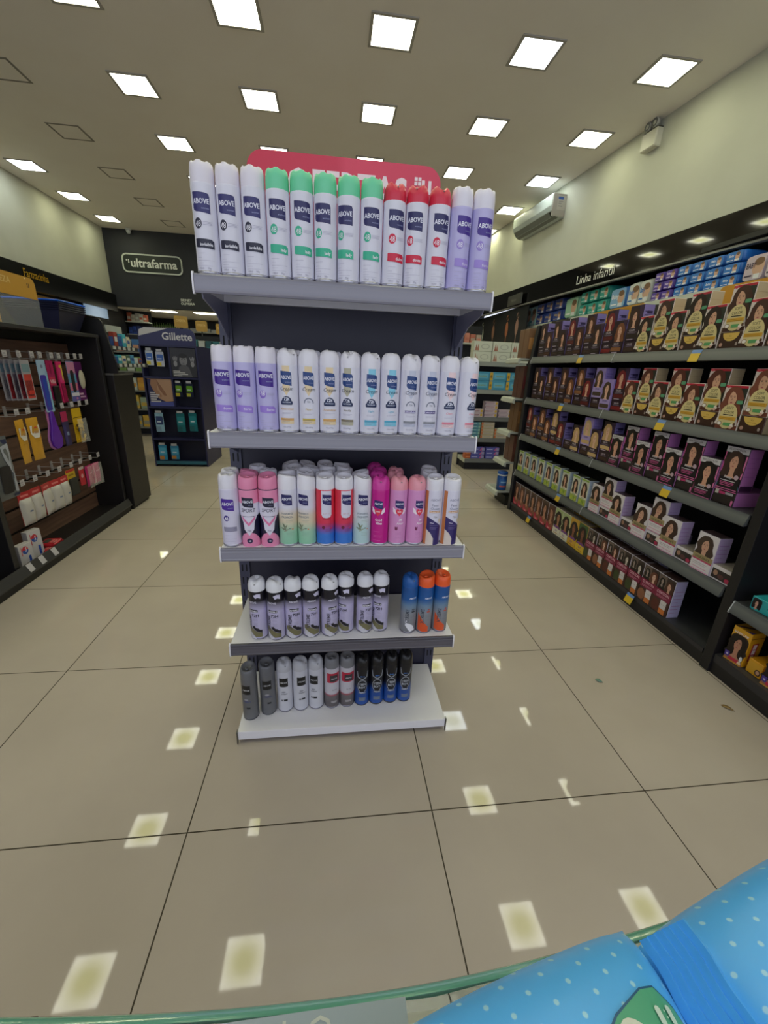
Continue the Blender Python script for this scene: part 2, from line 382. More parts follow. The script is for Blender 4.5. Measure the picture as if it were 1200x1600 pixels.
# ------------------------------------------------------------------ promotion gondola in the aisle
YF = 1.225; GX0, GX1 = -.352, .436
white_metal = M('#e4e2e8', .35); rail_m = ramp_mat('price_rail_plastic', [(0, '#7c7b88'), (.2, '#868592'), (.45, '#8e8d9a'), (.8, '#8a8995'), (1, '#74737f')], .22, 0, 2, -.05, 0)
shaded_rail = ramp_mat('shaded_price_rail', [(0, '#4e4b54'), (.5, '#5d5a63'), (1, '#46434c')], .3, 0, 2, -.05, 0)  # fourth shelf's rail: the dimmer light low down is painted in as darker grey
post_m = M('#3f4056', .4); back_m = M('#28273a', .45)
SZ = [1.545, 1.148, .787, .427, .055]
gon = thing('promotion_gondola', 'grey metal promotion gondola holding five shelves of spray cans', 'shelving unit', ((GX0 + GX1) / 2, YF, 0))
cx = (GX0 + GX1) / 2; hw = (GX1 - GX0) / 2
for s in (-1, 1):
    g = G(); g.box(s * hw - .02, s * hw + .02, .30, .345, .0, 1.70, post_m)
    for k in range(28):
        z = .1 + k * .056
        for dx in (-.008, .008): g.box(s * hw + dx - .0025, s * hw + dx + .0025, .2992, .31, z, z + .03, M('#0b0b10', .8))
    g.build('post', gon)
g = G(); g.box(-hw + .0205, hw - .0205, .308, .336, .03, 1.70, back_m)
for z in (.42, .8, 1.2): g.box(-hw + .0205, hw - .0205, .3072, .308, z, z + .0025, M('#1a1926', .7))
g.build('back_panel', gon)
g = G(); g.box(-hw + .02, hw - .02, .10, .30, 0.0, .03, M('#1b1a20', .6)); g.box(-hw + .02, hw - .02, .345, .56, 0.0, .05, M('#1b1a20', .6)); g.build('base', gon)
for n, z in enumerate(SZ):
    t_ = .028 if n < 4 else .036
    d0 = .0 if n < 4 else -.022
    g = G(); g.box(-hw + .003, hw - .003, d0, .298, z - .004, z, white_metal)
    g.box(-hw + .003, hw - .003, d0, d0 + .004, z - t_, z - .004, white_metal); g.box(-hw + .003, hw - .003, .28, .298, z - t_, z - .004, white_metal)
    for s in (-1, 1): g.box(*sorted((s * (hw - .003), s * (hw - .007))), d0 + .004, .28, z - t_, z - .004, white_metal)
    sh = g.build('shelf', gon, bevel=.0008)
    if n < 4:
        g = G(); m = rail_m if n < 3 else shaded_rail
        g.prism([(0, .0), (-.006, -.001), (-.0075, -.004), (-.0072, -.012), (-.0078, -.014), (-.0078, -.036), (-.009, -.040), (-.007, -.045), (0, -.045)], lambda u, v, w: (-hw + .003 + w, u, v), 2 * hw - .006, m)
        g.v = [(x, y - .0005, zz) for x, y, zz in g.v]; rl = g.build('price_rail', sh, (0, 0, z))
        for s in (-1, 1):
            g = G(); g.prism([(.0, .004), (-.007, .003), (-.0105, -.002), (-.0115, -.040), (-.009, -.048), (0, -.048)], lambda u, v, w: (s * (hw - .003) + (w if s > 0 else -w), u, v), .004, white_metal); g.build('end_clip', sh, (0, 0, z))
    else:
        for s in (-1, 1): G().box(*sorted((s * (hw - .002), s * (hw + .001))), -.028, -.015, z - .062 + .01, z + .006, M('#77756f', .35, .8)).build('end_clip', sh)
    if n < 4:
        for s in (-1, 1):
            dz = .14 if n == 0 else .12
            g = G(); g.prism([(.03, -.03), (.299, -.03), (.299, -dz), (.27, -dz + .012), (.16, -.075), (.04, -.052)], lambda u, v, w: (s * (hw - .0075) - s * w, u, z + v), .003, M('#80819c', .4)); g.build('bracket', gon)
# red offers board behind the top row
t = thing('offers_board', 'red rounded OFERTAS board standing behind the top row of cans', 'sign', (cx, YF + .355, 1.60))
g = G(); g.prism(rrect(-.305, 0, .305, .352, .05, 8), FY(.002), .004, ramp_mat('red_board_print', [(0, '#cc2c48'), (.45, '#cf344f'), (.5, '#dc455f'), (1, '#d63e59')], .3, 0, 0, -.3, .3)); g.build('board', t)
g = G(); W = M('#f2dfe4', .4)
g.art([(TX('OFERTAS', .005, .232, .085, 'C', True, .95, maxw=.38), W), (TX('u', .258, .278, .055, 'C', True), W)] + [(rect(.218 + a * .012, .310 + b * .012 - .012, .228 + a * .012, .308 + b * .012), W) for a, b in ((0, 0), (0, 1), (1, 0), (1, 1))], FY(-.002)); g.build('lettering', t)
g = G(); g.box(-.2, -.18, -.002, .0005 + .0015, -.2, .02, M('#222230')); g.box(.18, .2, -.002, .002, -.2, .02, M('#222230')); g.v = [(x, y + .006, z) for x, y, z in g.v]; g.build('stake', t)

# ------------------------------------------------------------------ spray cans
R = .0293
def cyl_frame(r): return lambda u, v, w: ((r + w) * math.sin(u / r), -(r + w) * math.cos(u / r), v)
def can_body(H, m, ring='#b9b9c4', label=None):
    g = G(); g.lathe([(R * .86, .004), (R * .93, 0), (R * .99, .003), (R, .008)], M(ring, .25, .7), 40)
    g.lathe([(R, .008), (R, H * .78), (R, H * .80), (R * .985, H * .815), (R * .93, H * .825)], m, 40, capends=False)
    if label: g.art(label, cyl_frame(R), .00012, .004)
    return g.mesh('can_body')
def can_cap(H, kind, c, c2=None):
    z0 = H * .80; h = H - z0; m = M(c, .32) if isinstance(c, str) else c
    g = G()
    if kind == 'flat':
        prof = [(R * .975, z0), (R * .985, z0 + .003), (R * .97, z0 + h * .6), (R * .90, z0 + h * .93), (R * .80, z0 + h), (R * .62, z0 + h), (R * .55, z0 + h * .95), (R * .3, z0 + h * .90), (R * .02, z0 + h * .90)]
        def fn(p):
            x, y, z = p
            if z > z0 + h * .9 and y < -.3 * R and abs(x) > .25 * R and abs(x) < .6 * R: z -= .003
            if z > z0 + h * .5: z += .0 * y
            return (x, y, z)
    elif kind == 'dome':
        prof = [(R * .985, z0), (R * .99, z0 + .003), (R * .985, z0 + h * .42), (R * .92, z0 + h * .66), (R * .78, z0 + h * .84), (R * .55, z0 + h * .96), (R * .3, z0 + h * 1.0), (R * .02, z0 + h * 1.01)]
        def fn(p):
            x, y, z = p; k = max(0, (z - z0 - h * .3) / (h * .7))
            if abs(x) < .45 * R and y < .25 * R: z -= h * .20 * k * (1 - (x / (.45 * R)) ** 2)
            return (x, y, z)
    else:  # slanted
        prof = [(R * .985, z0), (R * .99, z0 + .003), (R * .985, z0 + h * .5), (R * .95, z0 + h * .78), (R * .86, z0 + h * .92), (R * .74, z0 + h * .93), (R * .66, z0 + h * .84), (R * .3, z0 + h * .78), (R * .02, z0 + h * .78)]
        def fn(p):
            x, y, z = p; k = max(0, (z - z0 - h * .3) / (h * .7)); return (x, y, z + k * y / R * h * .16)
    g.lathe(prof, m, 36, fn=fn, capends=False)
    if kind != 'dome':
        zz = z0 + h * (.90 if kind == 'flat' else .80)
        g.lathe([(.0065, zz - .002), (.0065, zz + .002), (.005, zz + .0034), (.0005, zz + .0034)], m, 14, c=(0, -R * .25, 0)); g.lathe([(.0016, zz + .0034), (.0016, zz + .0038)], M('#555'*1 + '555' if False else '#555555'), 8, c=(0, -R * .25, 0))
    else:
        g.lathe([(.0022, z0 + h * .62), (.0022, z0 + h * .66)], M('#8a8a8a'), 8, c=(0, -R * .93, 0))
    return g.mesh('cap')
def label_mesh(ops, H):
    g = G(); g.art(ops, cyl_frame(R), .00012, .004); return g.mesh('label')
def badge(x0, x1, y0, y1, c, txt='ABOVE', sub='women', tc='#e6e6f4', skew=.004):
    p = [(x0, y0 + .012 if 0 else y0 + .008), (x0 + .002, y0 + .003), (x0 + .008, y0), (x1, y0 - skew), (x1, y1 - .008), (x1 - .002, y1 - .002), (x1 - .009, y1 - .0005), (x0, y1 + skew * .3)]
    m_ = (x0 + x1) / 2; w = x1 - x0; h = y1 - y0
    return [(p, M(c, .35)), (TX(txt, m_, y0 + h * .42, h * .27, 'C', True, maxw=w * .93), M(tc, .4)), (TX(sub, x1 - .003, y0 + h * .13, h * .11, 'R', False), M('#9aa0c8', .4))]
def lines(x0, x1, ys, c='#9a98b4', t=.0006): return [(rect(x0, y, x0 + (x1 - x0) * f, y + t), M(c, .5)) for y, f in ys]
def can48(accent, badge_c, word, wordc='#e8e8f0', bandc=None, light=False):
    H = .24; o = badge(-.022, .021, H * .56, H * .725, badge_c)
    cc = accent
    o += [(ell(-.011, H * .458, .0095, .0115, 20), M(cc, .4)), (TX('48', -.011, H * .43, .013, 'C', False, .8), M('#eceaf4', .4))]
    o += lines(.001, .024, [(H * .47, 1), (H * .458, .9), (H * .446, .95)], '#a3a0ba')
    o += [([(-.022, H * .25), (-.018, H * .245), (.024, H * .232), (.024, H * .30), (.018, H * .318), (-.02, H * .325), (-.022, H * .32)], M(bandc or accent, .4)), (TX(word, .020, H * .258, .0068, 'R', True), M(wordc, .4))]
    o += lines(-.02, .02, [(H * .19, .5), (H * .15, .3), (H * .125, 1), (H * .10, .4), (H * .075, .9)], '#a8a5be', .0005)
    o += [(TX('150ml', -.017, H * .045, .004, 'L'), M('#8a88a0')), (TX('90g', .004, H * .045, .004, 'L'), M('#8a88a0'))]
    return o
def cream(accent, word, mode, bottom):
    H = .232; o = [([(-.0105, H * .80), (-.0105, H * .53), (0, H * .455), (.0105, H * .53), (.0105, H * .80)], M(accent, .4))]
    o += badge(-.0155, .0155, H * .585, H * .735, '#1f3f7c', 'ABOVE', 'women')
    o += [(TX('Cream', 0, H * .515, .0105, 'C', False, .95, .25), M('#20243c', .4)), (rect(-.009, H * .505, .008, H * .508), M('#9a8a80'))]
    if mode == 72:
        o += [(ell(0, H * .385, .0135, .0145, 18, 0, PI), M('#1c2a52', .4)), (rrect(-.0165, H * .345, .0165, H * .392, .003), M('#1c2a52', .4)), (TX('72h', 0, H * .395, .009, 'C', True, .85), M('#eef0ff', .4)), (TX('PROTECAO', 0, H * .368, .0032, 'C', True), M('#d5daf0'))]
    else:
        a = ell(0, H * .37, .014, .015, 16, 0, PI); b = ell(0, H * .37, .011, .012, 16, 0, PI)[::-1]
        o += [(a + b, M('#7f8497', .4)), (TX('72h', 0, H * .377, .005, 'C', False), M('#70758a', .4))]
    if word == 'ORIGINAL': o += [(rect(-.0165, H * .285, .0165, H * .318), M('#3d2a78', .4)), (TX(word, 0, H * .292, .0042, 'C', True, 1.3), M('#ece8ff'))]
    else: o += [(TX(word, 0, H * .285, .0062, 'C', False, 1, .2), M(bottom, .5))]
    o += lines(-.013, .015, [(H * .25, 1), (H * .237, .8)], '#b0aec4')
    o += [(rect(-.0185, H * .115, .0185, H * .155), M(accent, .45)), (rect(-.0185, H * .157, .0185, H * .185), M(bottom, .45))] + lines(-.014, .012, [(H * .142, .8), (H * .13, .6), (H * .165, .9)], '#8a8698') + [(TX('150ml/90g', 0, H * .07, .0038, 'C'), M('#8a88a0'))]
    return o
W_ = '#dcdbe8'
KIND = {}
def kind(key, H, body, label, capk, capc, desc, ring='#b9b9c4'):
    KIND[key] = (H, can_body(H, body if not isinstance(body, str) else M(body, .3), ring), can_body(H, body if not isinstance(body, str) else M(body, .3), ring, label), can_cap(H, capk, capc), desc)
kind('inv', .24, W_, can48('#2c2c40', '#35336c', 'invisible'), 'flat', '#e2dde8', 'white-capped white spray with black band')
kind('mint', .24, W_, can48('#3cb491', '#2f2d60', 'lady'), 'slant' if 0 else 'flat', '#6fd2a4', 'mint-capped white spray with green band')
kind('red', .24, W_, can48('#d02545', '#2f2d60', 'dolce'), 'dome', '#d22f4a', 'red-capped white spray with red band')
kind('lil', .24, '#bcb6e2', can48('#9a86d2', '#472f8e', 'flores', '#d8d0f0', '#a08ad8'), 'flat', '#e4e0ec', 'white-capped lilac spray with purple band')
kind('lil2', .232, '#bcb6e2', [((o if isinstance(o, TX) else [(u, v * .967) for u, v in o]), m) for o, m in can48('#8d70cc', '#43238c', 'flores', '#d8d0f0', '#9c80d8')], 'flat', '#e4e0ec', 'white-capped lilac spray with purple band')
for k_, a_, b_, wd, md, ds in (('crb', '#e4cfa8', '#d8a860', 'Amendoas', 72, 'beige striped white cream spray'), ('crb2', '#e4cfa8', '#c8b050', 'Nutri', 0, 'beige striped cream spray with grey arch'), ('crg', '#b4b09a', '#847a62', 'Vanilla', 72, 'khaki striped white cream spray'),
                               ('crc', '#84cbe4', '#4fb0d0', 'Light', 72, 'cyan striped white cream spray'), ('cro', '#c4c8dc', '#8c8f98', 'ORIGINAL', 0, 'grey striped cream spray with purple word bar'), ('crp', '#f0d4d8', '#e88a9c', 'Clean', 72, 'pale pink striped white cream spray')):
    kind(k_, .232, W_, cream(a_, wd, md, b_), 'dome', '#e4e2ec', ds)
H = .232
kind('w3', H, '#d6d2e6', badge(-.021, .018, H * .53, H * .68, '#4a2496') + [(ell(-.007, H * .415, .0085, .0095, 18), M('#3d2a86')), (TX('48', -.007, H * .39, .010, 'C', True, .8), M('#f0eef8')), (rect(-.018, H * .225, .022, H * .29), M('#8e8ba4'))] + lines(-.012, .018, [(H * .245, 1), (H * .265, .8)], '#c0bed0') + lines(-.016, .018, [(H * .17, .6), (H * .12, 1), (H * .08, .9)], '#b4b0c8'), 'flat', '#e2e0ea', 'white spray with purple badge and grey band')
NV = '#1d1b38'
spo = [([(-.044, H * .0), (-.040, H * .06), (-.028, H * .14), (-.017, H * .19), (-.008, H * .205), (.008, H * .205), (.017, H * .19), (.028, H * .14), (.040, H * .06), (.044, 0)][::1], M('#e58cb2', .35)),
       ([(-.046, H * .80), (-.046, H * .48), (-.028, H * .44), (-.018, H * .36), (-.015, H * .25), (-.0, H * .165), (.015, H * .25), (.018, H * .36), (.028, H * .44), (.046, H * .48), (.046, H * .80)], M('#dcd8e8', .35)),
       ([(-.0465, H * .80), (-.0465, H * .62), (.0465, H * .62), (.0465, H * .80)], M('#e88fb4', .35)),
       ([(-.022, H * .46), (-.018, H * .43), (0, H * .345), (.018, H * .43), (.022, H * .46), (.020, H * .40), (0, H * .30), (-.020, H * .40)], M('#e07aa8', .35)), (rect(-.018, H * .435, .018, H * .443), M('#4a4666'))]
spo += badge(-.018, .017, H * .575, H * .70, NV) + [(TX('SPORT', 0, H * .50, .0125, 'C', False, .85, .12), M('#2a2846')), (TX('72h', 0, H * .225, .006, 'C'), M('#5a5872')), (ell(.0, H * .09, .0085, .0085, 16), M('#2a1f4a')), (TX('48', .0, H * .078, .005, 'C', True), M('#e8d8e8'))]
kind('sport', H, M(NV, .35), spo, 'slant', '#e58aae', 'pink-capped sport spray with pink chevron')
def fash(): return badge(-.0165, .0165, H * .61, H * .745, '#23205e') + [(rect(-.012, H * .592, .010, H * .596), M('#8a88a4')), (TX('POWERFUL', 0, H * .462, .0075, 'C', False, .9, maxw=.036), M('#6a7a88')), (TX('FASHION', 0, H * .415, .0075, 'C', False, .9, maxw=.034), M('#6a7a88')),
       (ell(-.010, H * .30, .003, .011, 10, rot=.5), M('#71806a')), (ell(-.007, H * .28, .0025, .012, 10, rot=-.6), M('#8a9478')), (ell(-.012, H * .26, .0025, .010, 10, rot=1.2), M('#7d8a74')), (ell(-.004, H * .24, .002, .009, 10, rot=-1.0), M('#9aa388')), (rect(.004, H * .26, .011, H * .275), M('#7a8a80')), (rect(.013, H * .25, .018, H * .262), M('#d87a50'))] + lines(-.004, .018, [(H * .38, 1), (H * .36, .9), (H * .20, 1), (H * .18, .9), (H * .16, .9)], '#8ba89a')
kind('fash', H, ramp_mat('beige_to_mint_print', [(0, '#8cc8a8'), (.22, '#9ccbb0'), (.36, '#d8ccb0'), (.46, '#dcd0bc'), (.56, '#dcdae8'), (1, '#dcdae8')], .3, 0, 2, 0, H), fash(), 'slant', '#e6e4ec', 'beige and mint floral white-capped spray')
rb = [([(-.0165, H * .80), (-.0165, H * .46), (-.012, H * .425), (0, H * .415), (.012, H * .425), (.0165, H * .46), (.0165, H * .80)], M('#dcdaea', .3))] + badge(-.013, .017, H * .61, H * .745, '#23205e')
rb += [(TX('LET IT', .0, H * .465, .006, 'C', False, .9), M('#d09aa8')), (TX('DANCE', 0, H * .395, .006, 'C', False, .9), M('#7a2038')), (ell(-.010, H * .28, .0052, .0058, 14), M('#6a1838')), (rect(.012, H * .255, .019, H * .272), M('#e02848'))] + lines(-.004, .016, [(H * .33, 1), (H * .31, .9), (H * .29, .9), (H * .25, 1), (H * .235, .9), (H * .22, .9)], '#8a3058')
kind('rb', H, ramp_mat('red_to_blue_print', [(0, '#3a78d0'), (.17, '#3a78d0'), (.25, '#8a50a0'), (.34, '#d83858'), (.45, '#e03850'), (1, '#d83848')], .3, 0, 2, 0, H), rb, 'slant', '#e6e4ec', 'red over blue white-capped spray')
kind('flo', H, ramp_mat('pale_aqua_print', [(0, '#b0d0d4'), (.25, '#b8d4d6'), (.4, '#ccd6da'), (.6, '#dcdae8'), (1, '#dcdae8')], .3, 0, 2, 0, H), fash(), 'slant', '#e6e4ec', 'pale aqua floral white-capped spray')
heart = lambda cx_, cy_, s: [(cx_ + s * .95 * (math.sin(t) ** 3), cy_ + s * (.8125 * math.cos(t) - .3125 * math.cos(2 * t) - .125 * math.cos(3 * t) - .0625 * math.cos(4 * t)) * 1.1) for t in [2 * PI * i / 22 for i in range(22)]]
wing = lambda s_: [(s_ * .009, H * .50), (s_ * .015, H * .545), (s_ * .023, H * .57), (s_ * .021, H * .53), (s_ * .022, H * .51), (s_ * .018, H * .485), (s_ * .010, H * .465)]
def love(c1, words): return badge(-.0145, .0145, H * .56, H * .665, '#2d2668') + [(wing(-1), M('#f4e4f0')), (wing(1), M('#f4e4f0')), (heart(0, H * .50, .0125), M('#e23a50', .35)), (TX('love', 0, H * .498, .005, 'C', True), M('#f6e8ec'))] + words
kind('mag', H, M('#c4158a', .3), love('', [(TX('Good', .002, H * .37, .0085, 'C', True, .8), M('#f6e6f2')), (TX('Vibes', .003, H * .32, .0085, 'C', True, .8), M('#f6e6f2'))] + lines(-.014, .016, [(H * .21, .7), (H * .15, 1), (H * .13, .9), (H * .08, .8)], '#e888c0')), 'dome', '#cf3a9c', 'magenta spray with winged heart')
kind('pnk', H, M('#d893c8', .3), love('', [(TX('Mi', .004, H * .37, .009, 'C', True, .8, .2), M('#f6e6f2')), (TX('Amor', .003, H * .32, .0085, 'C', True, .8, .2), M('#f6e6f2')), (ell(-.008, H * .255, .0045, .0055, 12), M('#7a2a58')), (ell(-.011, H * .277, .0018, .0018, 8), M('#7a2a58')), (ell(-.005, H * .277, .0018, .0018, 8), M('#7a2a58'))] + lines(-.010, .014, [(H * .19, .8), (H * .17, 1), (H * .12, .9)], '#b868a8')), 'dome', '#e79aa8', 'pink spray with winged heart')
oud = [([(-.040, 0), (-.026, 0), (-.026, H * .8), (-.040, H * .8)], M('#c87a48', .35)), ([(-.026, 0), (.0, 0), (.0, H * .1), (-.012, H * .19), (-.026, H * .23)], M('#e0d2c8', .35)),
       ([(0, 0), (.026, 0), (.026, H * .28), (.012, H * .33), (-.012, H * .40), (-.026, H * .43), (-.026, H * .24), (-.010, H * .18), (0, H * .10)], M('#352a68', .35)),
       (TX('ABOVE', 0, H * .66, .0075, 'C', False, 1.05), M('#8a8aa0')), (TX('Pares', -.001, H * .585, .0072, 'C', False), M('#6a6a84')), (TX('Choice', 0, H * .535, .0075, 'C', False), M('#44507c')), (rect(-.018, H * .485, .018, H * .52), M('#c89870')), (TX('FLAWLESS', 0, H * .490, .005, 'C', True, maxw=.032), M('#f2e6dc')), (TX('72h', .002, H * .415, .006, 'C', False), M('#7a6a50')), (ell(.018, H * .37, .005, .008, 12), M('#d8cab8')), (TX('Oleo', -.014, H * .33, .0045, 'L', True), M('#e0d8f0'))] + lines(-.014, .016, [(H * .30, 1), (H * .27, .9), (H * .25, .7)], '#a89cd0')
kind('ora', H, M('#dcdaea', .3), oud, 'slant', '#e6e4ec', 'white spray with navy diamond and orange side')
ext = [([(-.029, H * .06), (-.029, H * .20), (-.010, H * .10), (.004, H * .04), (.010, H * .02), (-.01, H * .01)], M('#c8c6cc', .35)), ([(-.029, H * .22), (-.016, H * .235), (-.004, H * .19), (.012, H * .14), (.029, H * .12), (.029, H * .05), (.006, H * .05), (-.012, H * .11), (-.029, H * .16)], M('#75704f', .35)),
       ([(-.005, H * .235), (.004, H * .24), (.008, H * .21), (.016, H * .20), (.022, H * .175), (.029, H * .17), (.029, H * .12), (.010, H * .15), (-.004, H * .2)], M('#1c1a24', .35)),
       ([(.006, H * .755), (.018, H * .78), (.029, H * .775), (.029, H * .70), (.02, H * .72), (.012, H * .705)], M('#cfcbe4', .35)),
       (TX('ABOVE', 0, H * .625, .0068, 'C', True), M('#d8d6e8')), (rrect(-.014, H * .475, .018, H * .52, .003), M('#14121c')), (TX('INVISIBLE', .002, H * .481, .0065, 'C', True, maxw=.030), M('#eceaf6')), (TX('72H', .008, H * .400, .0105, 'C', True), M('#22202e')), (TX('XTREME', -.008, H * .17, .0125, 'L', True, .9, 0, PI / 2), M('#4a4658'))] + lines(.0, .018, [(H * .385, 1), (H * .36, .8), (H * .34, .9), (H * .29, .9), (H * .27, .8), (H * .25, .9)], '#8a86a0')
kind('ext', H, ramp_mat('black_to_lilac_print', [(0, '#a09cab'), (.03, '#b3adc8'), (.5, '#bdb6d8'), (.6, '#8a859c'), (.66, '#1c1a24'), (1, '#15131c')], .28, 0, 2, 0, H), ext, 'dome', '#e4e4ea', 'white-capped black and lilac spray', '#8e8c98')
ext2 = lambda c: [([(-.029, H * .20), (-.029, H * .06), (-.01, H * .03), (.012, H * .03), (.012, H * .12), (-.006, H * .21), (-.029, H * .36)] if c != '#e8e8f0' else [(-.02, H * .28), (-.008, H * .2), (.01, H * .15), (.02, H * .06), (0, H * .04), (-.018, H * .15)], M(c, .35)), (TX('ABOVE', .006, H * .62, .0062, 'C', True), M('#e0e6f4')), (TX('XTREME', -.006, H * .18, .013, 'L', True, .9, 0, PI / 2), M('#3a4250')), (TX('72H' if c == '#e8e8f0' else '48', .010, H * .42, .006, 'C', True), M('#1c1c24' if c == '#e8e8f0' else '#c04028')), (rect(.003, H * .385, .016, H * .405), M('#2a2a32' if c == '#e8e8f0' else '#c8503a'))] + lines(.0, .018, [(H * .34, 1), (H * .32, .8), (H * .30, .9), (H * .25, .9)], '#6a6e7a')
silv = ramp_mat('blue_to_silver_print', [(0, '#77777c'), (.35, '#8a8d94'), (.5, '#6a87a4'), (.6, '#1f5a9c'), (1, '#17468c')], .28, 0, 2, 0, H)
kind('xbl', H, silv, ext2('#e8e8f0'), 'dome', '#1f5aa4', 'blue-capped blue and silver spray', '#8e8c98')
kind('xor', H, silv, ext2('#d8552a'), 'slant', '#ee5f2c', 'orange-capped blue and silver spray', '#8e8c98')
def sq(c, body_word, w2=''):
    return [(rect(-.018, H * .53, .016, H * .70), M('#131316', .35)), (TX('ABOVE', 0, H * .60, .006, 'C', True, maxw=.028), M('#c8c8cc')), (TX(body_word, 0, H * .375, .005, 'C', True, maxw=.03), M(c)), (ell(-.002, H * .425, .008, .004, 12), M('#9a9aa2')), (rect(-.002, H * .24, .012, H * .275), M('#2a2a30')), (rect(-.012, H * .24, -.004, H * .27), M('#6a6a70'))]
kind('gry', H, M('#6e6f73', .35, .3), sq('#3a4080', 'ELEMENTS'), 'slant', '#66676b', 'all-grey spray with black square', '#5e5f63')
kind('oce', H, M('#c6c6cf', .32), sq('#3a3a44', 'OCEAN'), 'dome', '#b9b9bf', 'white ocean spray with black square', '#8e8c98')
kind('sil', H, ramp_mat('silver_red_print', [(0, '#5a5456'), (.25, '#6a6466'), (.28, '#a04050'), (.31, '#c0bcc4'), (.52, '#c0bcc4'), (1, '#c0bcc4')], .32, 0, 2, 0, H), [(rect(-.027, H * .54, .027, H * .73), M('#b4203c', .35)), (rect(-.014, H * .56, .018, H * .69), M('#3a3438')), (TX('ABOVE', .002, H * .61, .0055, 'C', True, maxw=.026), M('#d0ccd0')), (TX('SILVER', .004, H * .38, .005, 'C', True), M('#8a8890')), (rect(-.01, H * .12, .014, H * .16), M('#9a9698'))], 'flat', '#77777b', 'grey-capped silver spray with red band', '#8e8c98')
teen = [([(-.024, H * .72), (-.02, H * .60), (0, H * .555), (.02, H * .60), (.024, H * .72), (.021, H * .72), (.017, H * .615), (0, H * .575), (-.017, H * .615), (-.021, H * .72)], M('#9aa0a8')), (TX('above', 0, H * .615, .0058, 'C', True, .9), M('#4a80d0')), (ell(0, H * .42, .0195, .030, 22), M('#a9adb4')), (ell(0, H * .42, .0175, .0275, 22), M('#15161c')), (TX('TEEN', 0, H * .440, .0105, 'C', True, .8), M('#b8bcc4')), (TX('BOY', 0, H * .375, .0105, 'C', True, .9), M('#b8bcc4')), (rect(-.0135, H * .27, .0135, H * .315), M('#10204a')), (TX('HERO', 0, H * .275, .007, 'C', True), M('#c8d0dc')), (rect(-.013, H * .115, .013, H * .185), M('#6a7486'))]
kind('teen', H, ramp_mat('black_to_blue_print', [(0, '#1c4c9c'), (.3, '#1b4690'), (.42, '#141a30'), (.5, '#121218'), (1, '#121218')], .3, 0, 2, 0, H), teen, 'dome', '#101014', 'black-capped blue boys spray', '#4a4c56')
def can(key, x, y, z, label, group, rot=0, caprot=None, plain=False):
    H_, b, l, c, d = KIND[key]
    t = thing('spray_can', label, 'spray can', (x, y, z), rot, group)
    put(b if plain else l, 'can_body', t)
    o = put(c, 'cap', t)
    if caprot: o.rotation_euler = (0, 0, caprot)
    return t
SH = ['top', 'second', 'third', 'fourth', 'bottom']
def row(n, seq, xs, ys, rots=None, caps=None):
    for i, k in enumerate(seq):
        can(k, xs[i], ys[i] if hasattr(ys, '__len__') else ys, SZ[n], f"{KIND[k][4]}, {ORD[i]} from the left on the {SH[n]} shelf", f"spray cans on the {SH[n]} gondola shelf", (rots[i] if rots else random.uniform(-.12, .12)) + 0.05 * 0, caps[i] if caps else random.uniform(-.5, .5))
def lsp(a, b, n): return [a + (b - a) * (i + .5) / n for i in range(n)]
yc = YF + R + .002
row(0, ['inv'] * 3 + ['mint'] * 5 + ['red'] * 3 + ['lil'] * 2, lsp(-.346, .426, 13), yc, [-.05, -.05, -.05, .05, .1, -.25, -.4, -.05, .15, -.3, .12, .25, .1], [0] * 13)
row(1, ['lil2'] * 3 + ['crb', 'crb2', 'crb', 'crg', 'crc', 'crc', 'cro', 'cro', 'crp', 'crp'], lsp(-.335, .432, 13), yc, [.05, -.1, .05, -.1, .0, 0, -.3, .1, .1, .05, .1, .05, .45], [0, 0, 0, .9, 2.6, 2.2, .0, .6, 2.8, .3, .6, 2.4, .0])
row(2, ['w3', 'sport', 'sport', 'fash', 'fash', 'rb', 'rb', 'flo', 'mag', 'pnk', 'pnk', 'ora', 'ora'], lsp(-.348, .415, 13), yc, [0, 0, .1, 0, -.35, .15, .25, .05, -.3, .05, .3, .05, .2], [0, .2, -.3, 2.4, 2.6, -.2, -.3, .9, .2, .1, .0, -.3, -.2])
row(3, ['ext'] * 8 + ['xbl', 'xor', 'xor'], [-.258, -.197, -.138, -.078, -.013, .044, .112, .170, .272, .330, .390], [1.270, 1.262, 1.268, 1.270, 1.272, 1.288, 1.285, 1.290, 1.272, 1.270, 1.275], [-.5, -.35, .1, .15, .35, -.6, .15, -.6, .1, 0, 0.1], [.4, 1.2, 2.8, .8, .2, 1.8, 1.6, 2.2, .2, -.8, .4])
row(4, ['gry', 'gry', 'oce', 'oce', 'oce', 'sil', 'sil', 'teen', 'teen', 'teen', 'teen'], [-.313, -.250, -.187, -.127, -.068, -.006, .054, .113, .172, .229, .286], [1.282, 1.302, 1.312, 1.314, 1.318, 1.318, 1.320, 1.322, 1.324, 1.328, 1.330], [-.25, .1, .0, .25, -.25, .25, .1, 0, 0, 0, 0], [0, .2, .3, .8, .6, 0, .2, .5, .4, .2, .3])
